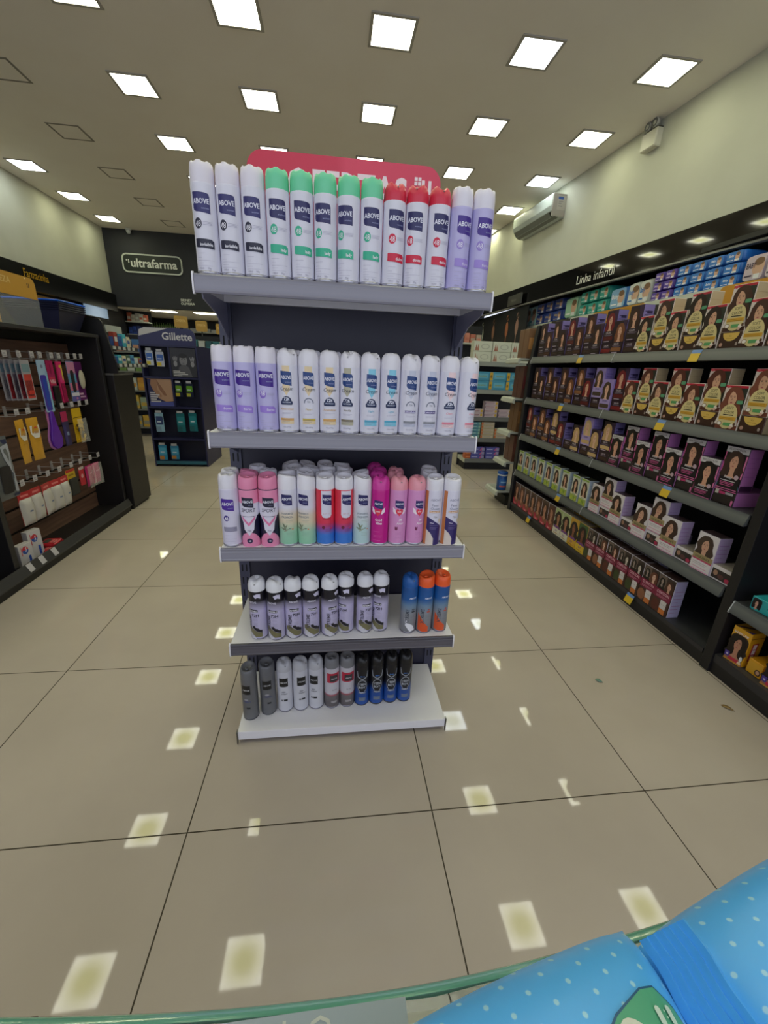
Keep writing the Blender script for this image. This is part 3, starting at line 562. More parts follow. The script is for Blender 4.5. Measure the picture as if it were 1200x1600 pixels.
# cans standing behind the front ones: second shelf and third shelf
xs2 = lsp(-.335, .432, 13); n2 = 0
for i in (2, 3, 4, 5, 6, 8, 10, 11, 12):
    can('crb' if 3 <= i < 7 else 'crc' if i < 10 else 'crp', xs2[i] + .012, yc + .064, SZ[1], f"white-capped spray half hidden behind the {ORD[i]} can of the second shelf", 'back row cans on the second gondola shelf', .1, random.uniform(0, 3), plain=True)
xs3 = lsp(-.348, .415, 13)
back3 = {0: ['w3'], 1: ['sport', 'w3'], 2: ['w3'], 3: ['fash'] * 3, 4: ['fash'] * 3, 5: ['flo'] * 3, 6: ['flo'] * 3, 7: ['flo'], 8: ['mag'] * 3, 9: ['pnk'] * 2, 11: ['ora'] * 2}
for i, ks in back3.items():
    for j, k in enumerate(ks):
        can(k, xs3[i] + (.006 if i > 4 else .010) * (1 if j % 2 else -.6), yc + .0605 * (j + 1), SZ[2], f"{KIND[k][4].split(' spray')[0]} spray, {ORD[j]} one behind the {ORD[i]} front can, third shelf", 'back row cans on the third gondola shelf', random.uniform(-.3, .3), random.uniform(0, 6), plain=True)

# ------------------------------------------------------------------ hair colour gondola along the right aisle
RX = 1.83; Y0, YM, Y1 = 1.50, 2.675, 3.86
blk = M('#17161a', .45); sgrey = M('#3c3d40', .4); rgrey = ramp_mat('grey_price_rail', [(0, '#4a4c4e'), (.3, '#5c5f60'), (.7, '#686b6a'), (1, '#54575a')], .28, 0, 2, -.055, 0)
RZ = [1.490, 1.130, .790, .432, .088]
hg = thing('hair_colour_gondola', 'long black gondola of hair colour boxes on the right', 'shelving unit', (RX, 0, 0))
g = G(); g.box(.335, .36, .2, Y1 + .04, .02, 1.66, M('#0f0e12', .6)); g.build('back_panel', hg)
for y, tt in ((Y1 + .03, .035), (Y0 - .03, .03), (.2, .03)):
    g = G(); top = 1.76 if y > 3 else 1.66
    g.prism([(-.012, .0), (-.012, 1.40 if y > 3 else 1.35), (.02, top), (.34, top), (.34, 0)], lambda u, v, w: (u, y - tt + w, v), 2 * tt - .012, blk); g.build('end_panel', hg, bevel=.002)
g = G(); g.box(.0, .33, .22, Y1 - .005, .0, .062, blk); g.build('plinth', hg)
tagc = {'y': '#d8b430', 'b': '#6b90cc'}
def bay(y0, y1, zs, depth=.33):
    for k, z in enumerate(zs):
        g = G(); g.box(.0, .334, y0, y1, z - (.018 if z > .2 else .025), z, sgrey); sh = g.build('shelf', hg)
        if z > .2:
            g = G(); g.prism([(0, .002), (-.006, .0), (-.022, -.052), (-.018, -.055), (0, -.05)], lambda u, v, w: (u - .0005, y0 + .002 + w, v), y1 - y0 - .004, rgrey); g.build('price_rail', sh, (0, 0, z))
            g = G(); g.prism([(-.001, .003), (-.008, .002), (-.024, -.052), (-.020, -.057), (-.001, -.056)], lambda u, v, w: (u - .0005, y1 - .001 - w, v), .004, M('#b9bcc0', .4)); g.build('end_clip', sh, (0, 0, z))
        else:
            g = G(); g.box(-.004, .0, y0, y1, .064, z, M('#2b2a30', .35)); g.build('kick_rail', sh)
bay(Y0, YM, RZ); bay(YM, Y1 - .005, RZ); bay(.24, Y0 - .062, [.395, .106])
for (y, z) in ((3.05, 1.49), (2.02, 1.49), (3.2, 1.13), (2.13, 1.13), (3.13, .79), (1.97, .79), (3.0, .432), (2.02, .088), (3.42, .088)):
    g = G(); g.face([(-.0065 - .0015, -.03, -.001), (-.0065 - .0015, .03, -.001), (-.0125 - .0015, .03, -.018), (-.0125 - .0015, -.03, -.018)], M(tagc['b'], .4)); g.face([(-.0125 - .0015, -.03, -.018), (-.0125 - .0015, .03, -.018), (-.0245 - .0015, .03, -.058), (-.0245 - .0015, -.03, -.058)], M(tagc['y'], .4))
    g.art([(rect(-.02, .02, .02, .024), M('#6a5a20')), (rect(-.02, .012, .012, .015), M('#6a5a20'))], lambda u, v, w: (-.0145 - (.035 - v) * .3 - w, u, -.025 - (.035 - v)))
    tag(g.build('price_tag', None, (RX, y, z)), f"yellow and blue price tag, {'far' if y > YM else 'near'} bay, {['top', 'second', 'third', 'fourth', 'bottom'][RZ.index(z)]} shelf rail of the right gondola", 'price tag', 'price tags on the right gondola')

# printed box art --------------------------------------------------
def portrait(cx, cy, s, hair, skin, cloth, flip=1, wave=.15, lips='#a8505a', long=1.0, tilt=0.0):
    def q(x, y):
        x2 = x * math.cos(tilt) - y * math.sin(tilt); y2 = x * math.sin(tilt) + y * math.cos(tilt); return (cx + flip * x2 * s, cy + y2 * s)
    def P(pts): p = [q(x, y) for x, y in pts]; return p if flip > 0 else p[::-1]
    def F(pts): return P([(x * .80, .04 + (y - .04) * .84) for x, y in pts])
    hm = M(hair, .45); sk = M(skin, .5)
    out = [(P([(-.52, -1.15 * long), (-.62 - wave * .4, -.8 * long), (-.55, -.35), (-.60 - wave * .3, 0), (-.50, .38), (-.28, .62), (.05, .68), (.36, .55), (.52, .25), (.55, -.1), (.62 + wave * .3, -.45), (.54, -.8 * long), (.60, -1.05 * long), (.25, -1.2 * long), (-.2, -1.2 * long)]), hm)]
    out += [(P([(-.75, -1.55), (-.62, -1.08), (-.25, -.88), (.25, -.88), (.62, -1.08), (.75, -1.55)]), M(cloth, .5)),
            (P([(-.15, -.30), (.16, -.30), (.16, -.78), (.30, -.92), (.02, -1.22), (-.28, -.92), (-.15, -.78)]), M(skin, .6)),
            (F([(0.0, -.62), (.14, -.55), (.27, -.36), (.34, -.08), (.33, .2), (.22, .42), (0, .48), (-.22, .42), (-.33, .2), (-.34, -.08), (-.27, -.36), (-.14, -.55)]), sk),
            (F([(-.30, -.45), (-.33, -.1), (-.26, .16), (-.10, .36), (.14, .46), (.16, .54), (-.1, .60), (-.38, .48), (-.52, .2), (-.54, -.2), (-.58, -.9), (-.40, -.8)]), hm),
            (F([(.10, .46), (.24, .28), (.31, .02), (.30, -.3), (.36, -.75), (.54, -.9), (.54, -.2), (.52, .2), (.38, .50), (.14, .56)]), hm)]
    dk = M('#2c1c1c', .5)
    for e in (-1, 1):
        out += [(F(ell(e * .145, .055, .058, .020, 10)), dk), (F([(e * .06, .135), (e * .22, .13), (e * .235, .115), (e * .14, .165), (e * .06, .155)][::e]), M(hair, .5))]
    out += [(F([(-.03, -.13), (.045, -.13), (.05, -.10), (.01, .03), (-.02, -.10)]), M('#a87860', .6)), (F([(-.10, -.30), (-.05, -.265), (0, -.28), (.05, -.265), (.10, -.30), (.04, -.34), (-.04, -.34)]), M(lips, .4))]
    return out
BW, BD, BH = .114, .072, .2
def dyebox(name, base, front, side, sideops, top=None, w=BW, d=BD, h=BH, cham=.0015):
    """origin at the bottom centre, front face turned to local -y"""
    g = G(); g.cbox(-w / 2, w / 2, -d / 2, d / 2, 0, h, M(base, .35), cham)
    e = cham + .0003
    g.art([(rect(-d / 2 + e, e, d / 2 - e, h - e), M(side, .35))] + [((o if isinstance(o, TX) else [(u * .96, v) for u, v in o]), m) for o, m in sideops], lambda u, v, wv: (w / 2 + wv, u, v), .00025)
    if top: g.art([(rect(-w / 2 + e, -d / 2 + e, w / 2 - e, d / 2 - e), M(top, .35))], FZ(h), .00025)
    g.art(front, FY(-d / 2), .00022)
    return g.mesh(name)
def sl(n, c='#5a4a80', x0=-.028, x1=.026, y0=.03, dy=.016, t=.002):
    return [(rect(x0, y0 + dy * k, x0 + (x1 - x0) * (1, .8, .92, .6)[k % 4], y0 + dy * k + t), M(c, .5)) for k in range(n)]
BOX = {}
F1 = rect(-.055, .002, .055, .198)
def swatch(c, y=.018, h=.032): return [(rrect(-.05, y, .05, y + h, .008), M(c, .5)), ([(-.045, y + .004), (-.01, y + h * .8), (.045, y + h * .6), (.03, y + .006), (0, y + .012)], M(c, .3))]
def purp(nm, hair, sw, skin='#d8a890', base='#2a1724', cloth='#4a2434', fl=1, side='#8478b4'):
    f = [(F1, M(base, .35)), ([(.02, .2 - .003), (.055, .197), (.055, .12), (.035, .13)], M('#3a2244', .35))] + portrait(-.004 * fl, .137, .070, hair, skin, cloth, fl, .2)
    f += [(rect(-.055, .0, .055, .072), M(base, .35)), (TX('COLOR', -.004, .055, .011, 'C', True, .95), M('#c9c0cc')), (rect(-.04, .047, .04, .0495), M('#8a7a90')), (rect(-.034, .042, .03, .0435), M('#8a7a90'))] + swatch(sw, .014, .024) + [(rect(-.035, .005, .02, .010), M('#b0a0b4'))]
    return dyebox(nm, base, f, side, sl(4, '#2d2250', -.026, .024, .10, .02, .004) + [(rect(-.03, .02, .028, .07), M('#6c5ea0')), (rect(-.012, .15, .026, .166), M('#2d2250'))])
BOX['pA'] = (purp('box', '#3a2018', '#2a1a16'), 'dark purple hair colour box with brunette portrait', 'dark purple')
BOX['pB'] = (purp('box', '#522c1c', '#4a2c1c', fl=-1), 'dark purple hair colour box with brown-haired portrait', 'dark purple')
BOX['pR'] = (purp('box', '#7a1c24', '#5c1418', cloth='#8a2030'), 'dark purple hair colour box with red-haired portrait', 'dark purple')
BOX['pC'] = (purp('box', '#7c4a2c', '#8a5a38', fl=-1), 'dark purple hair colour box with auburn portrait', 'dark purple')
BOX['pG'] = (purp('box', '#c4a070', '#c8a878', skin='#dcb49c', fl=1), 'dark purple hair colour box with blonde portrait', 'dark purple')
def lav(nm, hair, sw, fl=1):
    f = [(F1, M('#9a88cc', .35))] + portrait(-.004, .135, .072, hair, '#dcb09a', '#b8a8dc', fl, .2)
    f += [(rect(-.055, .002, .055, .070), M('#a594d0', .35)), (TX('COLOR', 0, .055, .010, 'C', True), M('#4c3a80'))] + swatch(sw, .014, .026)
    return dyebox(nm, '#8a78bc', f, '#9a88d0', sl(3, '#5a48a0', -.026, .024, .12, .02, .003))
BOX['lA'] = (lav('box', '#46342a', '#4a3a30'), 'lavender hair colour box with brunette portrait', 'lavender')
BOX['lG'] = (lav('box', '#cbb084', '#c8a878', -1), 'lavender hair colour box with blonde portrait', 'lavender')
def soft(nm, hair, fl=1, full=True, skin='#d4a488'):
    f = [(F1, M('#d8ccc8', .35)), ([(-.01, .05), (.055, .05), (.055, .188), (.01, .188)][::1], M('#2c3028', .4)), (rect(-.055, .188, .055, .198), M('#b42038', .35)), (ell(-.042, .192, .009, .006, 12), M('#d04858')), (rect(-.055, .002, .055, .05), M(hair, .5))]
    f += portrait(-.004, .142, .078, hair, skin, '#d9cfcc', fl, .35, long=1.05)
    f += [(rrect(.022, .118, .052, .134, .006), M('#5a9a74')), (ell(0, .060, .045, .056, 24), M('#d8c890', .35)), (TX('SOFT', 0, .092, .013, 'C', False, .85), M('#2e2a1c')), (TX('COLOR', 0, .074, .013, 'C', False, .85), M('#2e2a1c')), (rect(-.026, .065, .026, .069), M('#3a3426')), (rect(-.042, .044, .042, .059), M('#d0a038')), (rect(-.036, .052, .036, .0535), M('#a07820')), (rect(-.034, .047, .034, .0485), M('#a07820'))]
    f += [(rrect(-.012, .018, .028, .032, .004), M('#5a9c60')), (ell(-.032, .026, .013, .010, 14), M('#8a6a50')), (ell(-.032, .026, .010, .0075, 14), M('#ece6e0')), (ell(.034, .022, .010, .008, 14), M('#e6dcd4')), (ell(.044, .028, .006, .007, 10), M('#5c3a26')), (ell(.03, .012, .008, .006, 10), M('#d8b0a0'))]
    return dyebox(nm, '#d8ccc8', f, '#b8a684', sl(5, '#a08e6c', -.028, .026, .04, .03, .0012))
for k_, hr, fl, ds in (('sA', '#2c1c18', 1, 'cream-oval hair colour box with near-black hair portrait'), ('sB', '#452820', -1, 'cream-oval hair colour box with dark brown hair portrait'), ('sC', '#5c2e24', 1, 'cream-oval hair colour box with chestnut hair portrait'), ('sD', '#7a4434', -1, 'cream-oval hair colour box with copper brown hair portrait')):
    BOX[k_] = (soft('box', hr, fl), ds, 'cream and brown')
def beauty(nm, hair, cloth, fl=1, skin='#cf9c84'):
    f = [(F1, M('#18131a', .35)), (rect(-.055, .002, -.050, .198), M('#cc5c98')), (rect(.048, .06, .055, .165), M('#d070a4')), (rect(-.055, .172, .055, .198), M('#c9c6cc', .35))] + portrait(0, .130, .078, hair, skin, cloth, fl, .3)
    f += [(TX('BEAUTYCOLOR', 0, .183, .0095, 'C', False, .9, maxw=.10), M('#4a464e')), (rect(-.050, .004, .055, .058), M('#17121a', .35)), (TX('Beauty', -.006, .054, .012, 'C', True, .9, .15), M('#cfc8d0')), (ell(.034, .064, .011, .011, 14), M('#b8a0b0')), (rect(-.04, .040, .036, .044), M('#b8b2bc')), (rect(-.038, .032, .032, .035), M('#c05890')), (rect(-.038, .026, .03, .029), M('#c05890')), (rect(-.036, .018, .022, .021), M('#c05890')), (rect(-.052, .003, .054, .0065), M('#d070a4'))]
    return dyebox(nm, '#3a2a3c', f, '#bb74b6', sl(5, '#a058a4', -.028, .026, .07, .022, .0016) + [(rect(-.034, .004, .032, .03), M('#3a1c3c'))])
for k_, hr, cl, fl, ds in (('bA', '#15100f', '#2a1c24', 1, 'black and pink hair colour box with black-haired portrait'), ('bB', '#2a1a18', '#241a22', -1, 'black and pink hair colour box with dark brown waves'), ('bC', '#3a2622', '#3c8088', 1, 'black and pink hair colour box with teal-clad portrait')):
    BOX[k_] = (beauty('box', hr, cl, fl), ds, 'black and pink')
def exc(nm, hair, cloth, fl=1, tilt=0):
    f = [(F1, M('#d4ced6', .35))] + portrait(-.004, .138, .075, hair, '#cc9e88', cloth, fl, .3, tilt=tilt)
    f += [(rect(-.055, .062, .055, .088), M('#9c8c66', .35)), (TX('EXCELLENCE', 0, .068, .011, 'C', True, .9, maxw=.098), M('#4c4230')), (rect(-.055, .055, .055, .062), M('#b83868')), (rect(-.055, .002, .055, .055), M('#d9d4dc', .35)), (rect(-.045, .042, .035, .0445), M('#9a94a0')), (rect(-.045, .034, .028, .036), M('#9a94a0')), (rect(-.045, .018, .040, .021), M('#d08cb0')), (rect(-.055, .002, .055, .008), M('#d8a0c0'))]
    return dyebox(nm, '#c8c0d0', f, '#b9a4cc', sl(7, '#9a60ac', -.030, .028, .03, .022, .002), '#4a3a40')
BOX['eA'] = (exc('box', '#2a1a18', '#a08c70'), 'white and lilac hair colour box with dark curls', 'white')
BOX['eB'] = (exc('box', '#3c2822', '#d8ccc8', -1, .25), 'white and lilac hair colour box with tilted brunette portrait', 'white')
BOX['eC'] = (exc('box', '#40302a', '#5a4a44', 1), 'white and lilac hair colour box with long-haired portrait', 'white')
def nat(nm, hair, fl=1):
    f = [(F1, M('#c4c8ba', .35)), (rect(-.055, .004, -.048, .196), M('#d8dad4'))] + portrait(0, .128, .066, hair, '#d4a890', '#c8c0b8', fl, .25)
    f += [(rect(-.055, .004, .055, .055), M('#9aae58', .35)), (rect(-.055, .052, .055, .066), M('#d8d6c8')), (TX('NATUR', 0, .054, .009, 'C', True), M('#5a6a3a')), (ell(-.025, .028, .020, .012, 12, rot=.4), M('#a8bc3c')), (ell(.012, .030, .018, .010, 12, rot=-.4), M('#7e9c2c')), (ell(.034, .020, .009, .009, 12), M('#c8c440')), (ell(-.04, .014, .008, .008, 10), M('#b8c048')), (rect(-.055, .186, .055, .198), M('#8cac4a'))]
    return dyebox(nm, '#ccd0c4', [(([(u * .82, v) for u, v in o] if not isinstance(o, TX) else o), m) for o, m in f], '#b4c4d6', sl(7, '#8aa4bc', -.030, .028, .03, .022, .002), '#3a3c34', w=.094)
BOX['nA'] = (nat('box', '#2c1a14'), 'white and green hair colour box with brunette portrait', 'green and white')
BOX['nB'] = (nat('box', '#40241a', -1), 'white and green hair colour box with wavy brown hair', 'green and white')
def H2(ops, k): return [((o if isinstance(o, TX) else [(u, v * k) for u, v in o]), m) for o, m in ops]
def choc(nm, hair, fl=1):
    f = [(rect(-.055, .002, .055, .222), M('#4a2a20', .35))] + portrait(0, .150, .085, hair, '#b8846c', '#8a5444', fl, .2, long=1.2)
    f += [([(-.055, .002), (.01, .002), (-.02, .05), (-.055, .065)], M('#b03048')), (rect(-.05, .006, .03, .03), M('#c03c54')), (TX('Color', -.012, .011, .012, 'C', True), M('#ecc8c8'))]
    return dyebox(nm, '#c8c4d4', f, '#c4bcd8', sl(6, '#9a80b8', -.030, .028, .05, .025, .002), '#2a2024', h=.225)
BOX['cA'] = (choc('box', '#3c2018'), 'brown kit box with large dark-haired portrait', 'brown')
BOX['cB'] = (choc('box', '#5c3424', -1), 'brown kit box with lighter brown-haired portrait', 'brown')
def kit(nm, up, low, hair, skin, fl=1):
    f = [(rect(-.055, .002, .055, .222), M(up, .35))] + portrait(-.0, .150, .078, hair, skin, '#7a4c8c', fl, .5)
    f += [(rect(-.055, .002, .055, .06), M(low, .35)), (TX('KIT', 0, .03, .016, 'C', True), M('#6a3c84')), (rect(-.04, .062, .04, .078), M('#7a4890')), (rect(-.035, .015, .03, .02), M('#a87c20'))]
    return dyebox(nm, low, f, '#d8a838', sl(4, '#a87c20', -.03, .028, .05, .03, .003), '#a89c90', w=.11 if low != '#d8d4c8' else BW, h=.225)
BOX['kW'] = (kit('box', '#a8b884', '#d8d4c8', '#20140f', '#b07c60'), 'white and green kit box with curly-haired portrait', 'white kit')
BOX['kY'] = (kit('box', '#c89c34', '#d4a42c', '#22160f', '#8a5840', -1), 'yellow kit box with curly-haired portrait', 'yellow kit')
BOX['kZ'] = (kit('box', '#3c5c34', '#d8b430', '#1c120e', '#7c4c38'), 'yellow and dark green kit box with portrait', 'yellow kit')
def maro(nm, hair, skin, low, fl=1):
    f = [(rect(-.055, .002, .055, .222), M('#3a2c2a', .35)), (rect(-.053, .15, -.002, .220), M('#6c5c54'))] + portrait(-.028, .186, .030, '#1c1716', '#9c8c84', '#2c2624', -fl, .1) + portrait(.026, .176, .045, hair, skin, '#6a5a54', fl, .25, long=.8)
    f += [(rect(-.055, .085, .055, .138), M('#7e1c40', .35)), (TX('CORTON', .0, .114, .016, 'C', True, .9, maxw=.095), M('#d8a8b8')), (rect(-.04, .101, .035, .104), M('#b87890')), (rect(-.04, .094, .02, .097), M('#b87890')), (rect(-.055, .002, .055, .085), M('#4a2e28', .4)), (ell(-.03, .04, .028, .035, 14), M(low, .5)), (rect(.000, .035, .040, .085), M('#cfcacc')), (rect(.000, .004, .040, .035), M('#c87438')), (rect(.006, .06, .034, .062), M('#a098a0'))]
    m = dyebox(nm, '#c9c4d4', f, '#c0b8dc', sl(7, '#a8488c', -.030, .028, .03, .022, .002) , '#5a4440', h=.225)
    return m
BOX['mA'] = (maro('box', '#2a201c', '#c8beb4', '#3a4424'), 'maroon banded hair colour box with pale portrait', 'maroon')
BOX['mB'] = (maro('box', '#4a2c22', '#c89c88', '#5a2c24', -1), 'maroon banded hair colour box with brown-haired portrait', 'maroon')
BOX['mC'] = (maro('box', '#6a4030', '#d8b09c', '#8a5a40'), 'maroon banded hair colour box with fair-skinned portrait', 'maroon')
def lying(base, ops, nm='box', w=BW, h=.072, side='#8478b4', top=None):
    g = G(); g.cbox(-w / 2, w / 2, -.1, .1, 0, h, M(base, .35), .0015)
    g.art([(rect(-.097, .002, .097, h - .002), M(side, .35))], lambda u, v, wv: (w / 2 + wv, u, v), .00025); g.art([(rect(-w / 2 + .002, -.097, w / 2 - .002, .097), M(top or side, .35))], FZ(h), .00025)
    g.art(ops, FY(-.1), .00022); return g.mesh(nm)
a_ = rect(-.055, .002, .055, .07)
BOX['pL'] = (lying('#2a1724', [(a_, M('#2a1724', .35)), (TX('COLOR', 0, .048, .010, 'C', True), M('#c0b4c4')), (rect(-.03, .04, .03, .042), M('#9080a0'))] + swatch('#3a241c', .010, .024)), 'lying dark purple box end with hair swatch', 'p')
BOX['pM'] = (lying('#2a1724', [(a_, M('#2a1724', .35)), (TX('COLOR', 0, .048, .010, 'C', True), M('#c0b4c4')), (rect(-.03, .04, .03, .042), M('#9080a0'))] + swatch('#7c1c20', .010, .024)), 'lying dark purple box end with red swatch', 'p')
BOX['sL'] = (lying('#4a2c22', [(a_, M('#3c241c', .4)), (ell(0, .069, .042, .036, 14, PI, 2 * PI), M('#d8b45c', .35)), (TX('Kit', 0, .052, .008, 'C'), M('#8a6a20')), (rect(-.02, .044, .02, .046), M('#a07c28')), (ell(-.04, .018, .009, .009, 10), M('#b89080')), (ell(.04, .02, .006, .008, 10), M('#a89890'))], side='#b8a684'), 'lying brown box end with yellow half oval', 's')
BOX['bL'] = (lying('#201a1c', [(a_, M('#211a1c', .4)), (rect(-.048, .045, -.030, .065), M('#b9b6b0')), (rect(-.028, .048, .004, .06), M('#b02c68')), (rect(.006, .05, .045, .061), M('#9a96a0')), (rect(-.055, .066, .055, .0695), M('#cc5c98')), (rect(.044, .004, .054, .03), M('#c8689c'))], side='#bb74b6'), 'lying black box end with pink bar', 'b')
BOX['eL'] = (lying('#c8c0d0', [(a_, M('#d4ced6', .35)), (rect(-.05, .008, .05, .056), M('#2a2226', .4)), (ell(-.03, .036, .012, .014, 12), M('#a07c68')), (ell(.034, .02, .013, .011, 12), M('#b03058')), (ell(.0, .026, .016, .012, 12), M('#5a3a3a'))], side='#b9a4cc', top='#9c948c'), 'lying white box end with dark swatch print', 'e')
cnt = {}
SHN = {0: 'top', 1: 'second', 2: 'third', 3: 'fourth', 4: 'bottom'}
def bx(key, y, z, n, x=RX, name='hair_colour_box', note='', d=BD, rz=0):
    me, ds, _ = BOX[key]
    c = cnt.get((key, n), 0); cnt[(key, n)] = c + 1
    k = f"{n}"
    o = put(me, name, None, (x + d / 2 + .008, y, z), -PI / 2 + rz)
    o['_k'] = (ds); PEND.append((o, ds, n, note, y)); return o
PEND = []
def flush(group):
    """number the look-alikes of each shelf from the far end"""
    d = {}
    for o, ds, n, note, y in PEND: d.setdefault((ds, n, note), []).append((y, o))
    for (ds, n, note), l in d.items():
        l.sort(key=lambda t: -t[0])
        for i, (y, o) in enumerate(l):
            w_ = ds.replace(' hair colour box', ' box').replace(' with near-black hair portrait', ' with black hair').replace(' with dark brown hair portrait', ' with dark brown hair').replace(' kit box with large dark-haired portrait', ' kit box with dark hair').replace(' kit box with lighter brown-haired portrait', ' kit box with light brown hair')
            if note.startswith(' behind'): w_ = w_.replace(' with ', ', ', 1) if len(w_.split()) < 7 else w_.split(' with ')[0]
            pos = f"{ORD[i]} from far end" if len(l) > 1 else 'the only one'
            tag(o, f"{w_}, {SHN[n]} shelf{note}, {pos}", 'hair colour box', group + f' on the {SHN[n]} shelf')
            del o['_k']
    PEND.clear()
def alt_run(n, y_far, seq, w=.1165, lyk=None, front=0.0):
    """alternating single boxes and boxes stood on a lying one, from the far end towards the viewer"""
    z = RZ[n]; y = y_far
    for k in seq:
        if isinstance(k, tuple):
            bx(k[1], y - w / 2, z, n, d=.2, x=RX + .004)
            if k[0]: bx(k[0], y - w / 2, z + .0725, n, note=' stacked', x=RX + .006, rz=random.uniform(-.03, .03))
        elif k: bx(k, y - w / 2, z, n, x=RX + .0, rz=random.uniform(-.02, .02))
        y -= w
    return y
alt_run(0, 3.80, [('pA', 'pL'), 'pB', ('pA', 'pL'), 'pA', ('pR', 'pL'), 'pB', ('pB', 'pL'), 'pA', ('pR', 'pM'), 'pC', ('pA', 'pL'), 'sA', ('sB', 'sL'), 'sA', ('sA', 'sL'), 'sA', ('sB', 'sL'), 'sB', ('sA', 'sL')])
alt_run(1, 3.80, [('pA', 'pL'), 'pA', ('pB', 'pL'), 'pB', ('pB', 'pL'), 'pC', ('pC', 'pL'), 'pR', ('lA', 'pL'), 'lA', ('pR', 'pM'), 'sC', ('sC', 'sL'), 'sB', ('sC', 'sL'), 'sC', ('sC', 'sL'), 'sD', ('sD', 'sL')])
alt_run(2, 3.82, [('pR', 'pL'), 'pC', ('pC', 'pL'), 'pC', ('pG', 'pM'), 'pR', (None, 'pL'), 'pG', ('lG', 'pL'), 'pG', ('pG', 'pL'), 'bA', ('bA', 'bL'), 'bA', ('bA', 'bL'), 'bA', ('bB', 'bL'), 'bA', ('bC', 'bL')][:19])
y = 3.80
for k in ['nA', 'nB', 'nA', 'nA', 'nB', 'nA', 'nB']: bx(k, y, RZ[3], 3, x=RX - .002, rz=.02); y -= .137
for k in ['nA', 'nB']: bx(k, y - .012, RZ[3], 3, x=RX - .002); y -= .116
alt_run(3, 2.628, ['eA', ('eA', 'eL'), 'eA', (None, 'eL'), 'eB', ('eB', 'eL'), 'eB', (None, 'eL'), 'eC', (None, 'eL')][:10], .1135)
y = 3.78
for k in ['cA', 'cB', 'cA', 'cA', 'cB', 'cA', 'cB']: bx(k, y, RZ[4], 4); y -= .105 if 0 else .1155
BOXY = y
for k in ['kW', 'kW', 'kY', 'kZ']: bx(k, y, RZ[4], 4); y -= .115
i = 0
while y > 1.80: bx(['mA', 'mB', 'mC'][(i * 2 + (i > 3)) % 3], y + .0, RZ[4], 4, rz=.04 if y < 2 else 0); y -= .1155; i += 1
y = 3.78
for k in ['cA', 'cB'] * 3 + ['cA', 'kW', 'kY', 'kY', 'kZ'] + ['mA', 'mC'] * 3 + ['mB']:
    if y > 1.95: bx(k, y, RZ[4], 4, x=RX + .085, note=' behind the front row'); y -= .1155
flush('hair colour boxes')
# near bay: big yellow kits and a teal pack
def bigkit():
    g = G(); w, d, h = .098, .085, .178
    g.cbox(-w / 2, w / 2, -d / 2, d / 2, 0, h, M('#d89c1c', .35), .002)
    f = [(rect(-.047, .002, .047, .176), M('#dca428', .35)), (rrect(-.047, .018, .047, .146, .03), M('#2a1c1a', .4))] + portrait(.0, .098, .072, '#1c1210', '#b8846c', '#a87460', 1, .5)
    f += [(TX('SALON LINE', 0, .150, .010, 'C', True, 1, maxw=.08), M('#ece6e8')), (rect(-.047, .0185, -.022, .045), M('#4c3a90')), (TX('48', -.034, .026, .010, 'C', True, .8), M('#e0d8f0')), (rect(-.022, .010, .032, .026), M('#c03048')), (ell(.036, .014, .010, .012, 12), M('#e8c8a8')), (rect(-.047, .002, .047, .010), M('#c8903c')), (ell(.038, .038, .008, .014, 12), M('#d8dce4'))]
    g.art(f, FY(-d / 2), .00025)
    g.art([(rect(-.02, .03, .016, .125), M('#b02c3c')), (rect(-.012, .095, .008, .118), M('#e8dce0')), (rect(-.012, .068, .008, .09), M('#e8dce0')), (rect(-.012, .04, .008, .062), M('#e8dce0')), (rect(-.04, .15, .04, .154), M('#8a5c10'))], lambda u, v, wv: (w / 2 + wv, u, v), .00025)
    g.art([([(-.03, -.045), (.0, -.01), (.03, .03), (.045, .045), (.02, .03), (-.02, -.01), (-.045, -.04)], M('#3c2440')), ([(.01, -.045), (.045, -.02), (.045, -.045)], M('#4c3a90'))], FZ(h), .00025)
    g.v = [(x * .82, y, z) for x, y, z in g.v]; return g.mesh('hair_kit_box')
bk = bigkit()
for (x, y, rz, lb) in ((RX + .062, 1.380, -PI / 2 + .12, 'yellow curly-hair kit box standing on the near bottom shelf, left one'), (RX + .066, 1.205, -PI / 2 + .1, 'yellow curly-hair kit box cut by the right picture edge')):
    tag(put(bk, 'hair_kit_box', None, (x, y, .1065), rz), lb, 'hair kit box', 'yellow kit boxes in the near bay')
g = G(); g.cbox(-.033, .033, -.08, .08, 0, .07, M('#d89c1c', .35), .002); g.art([(rect(-.030, .01, .030, .06), M('#d4a030')), (ell(.017, .022, .013, .015, 14), M('#3a2420')), (ell(.017, .022, .008, .010, 12), M('#c89c84'))], FY(-.08))
tag(g.build('hair_kit_box', None, (RX + .115, 1.292, .1065), -PI / 2 + .03), 'low yellow kit box lying between the two upright yellow kits', 'hair kit box')
g = G(); g.cbox(-.09, .09, -.06, .06, 0, .06, M('#2aa0a8', .35), .002); g.art([(rrect(-.085, .004, -.045, .056, .012), M('#1c1a24'))] + portrait(-.065, .034, .026, '#181214', '#c89c8c', '#2aa0a8', 1, .2, long=.6) + [(TX('teia', -.005, .03, .012, 'C', True), M('#1c6c74')), (rrect(.0, .008, .03, .02, .004), M('#b8a060'))], FY(-.06))
tag(g.build('hair_kit_box', None, (RX + .08, 1.30, .3955), -PI / 2 + .02), 'teal hair product box on the grey shelf above the yellow kits', 'hair kit box')
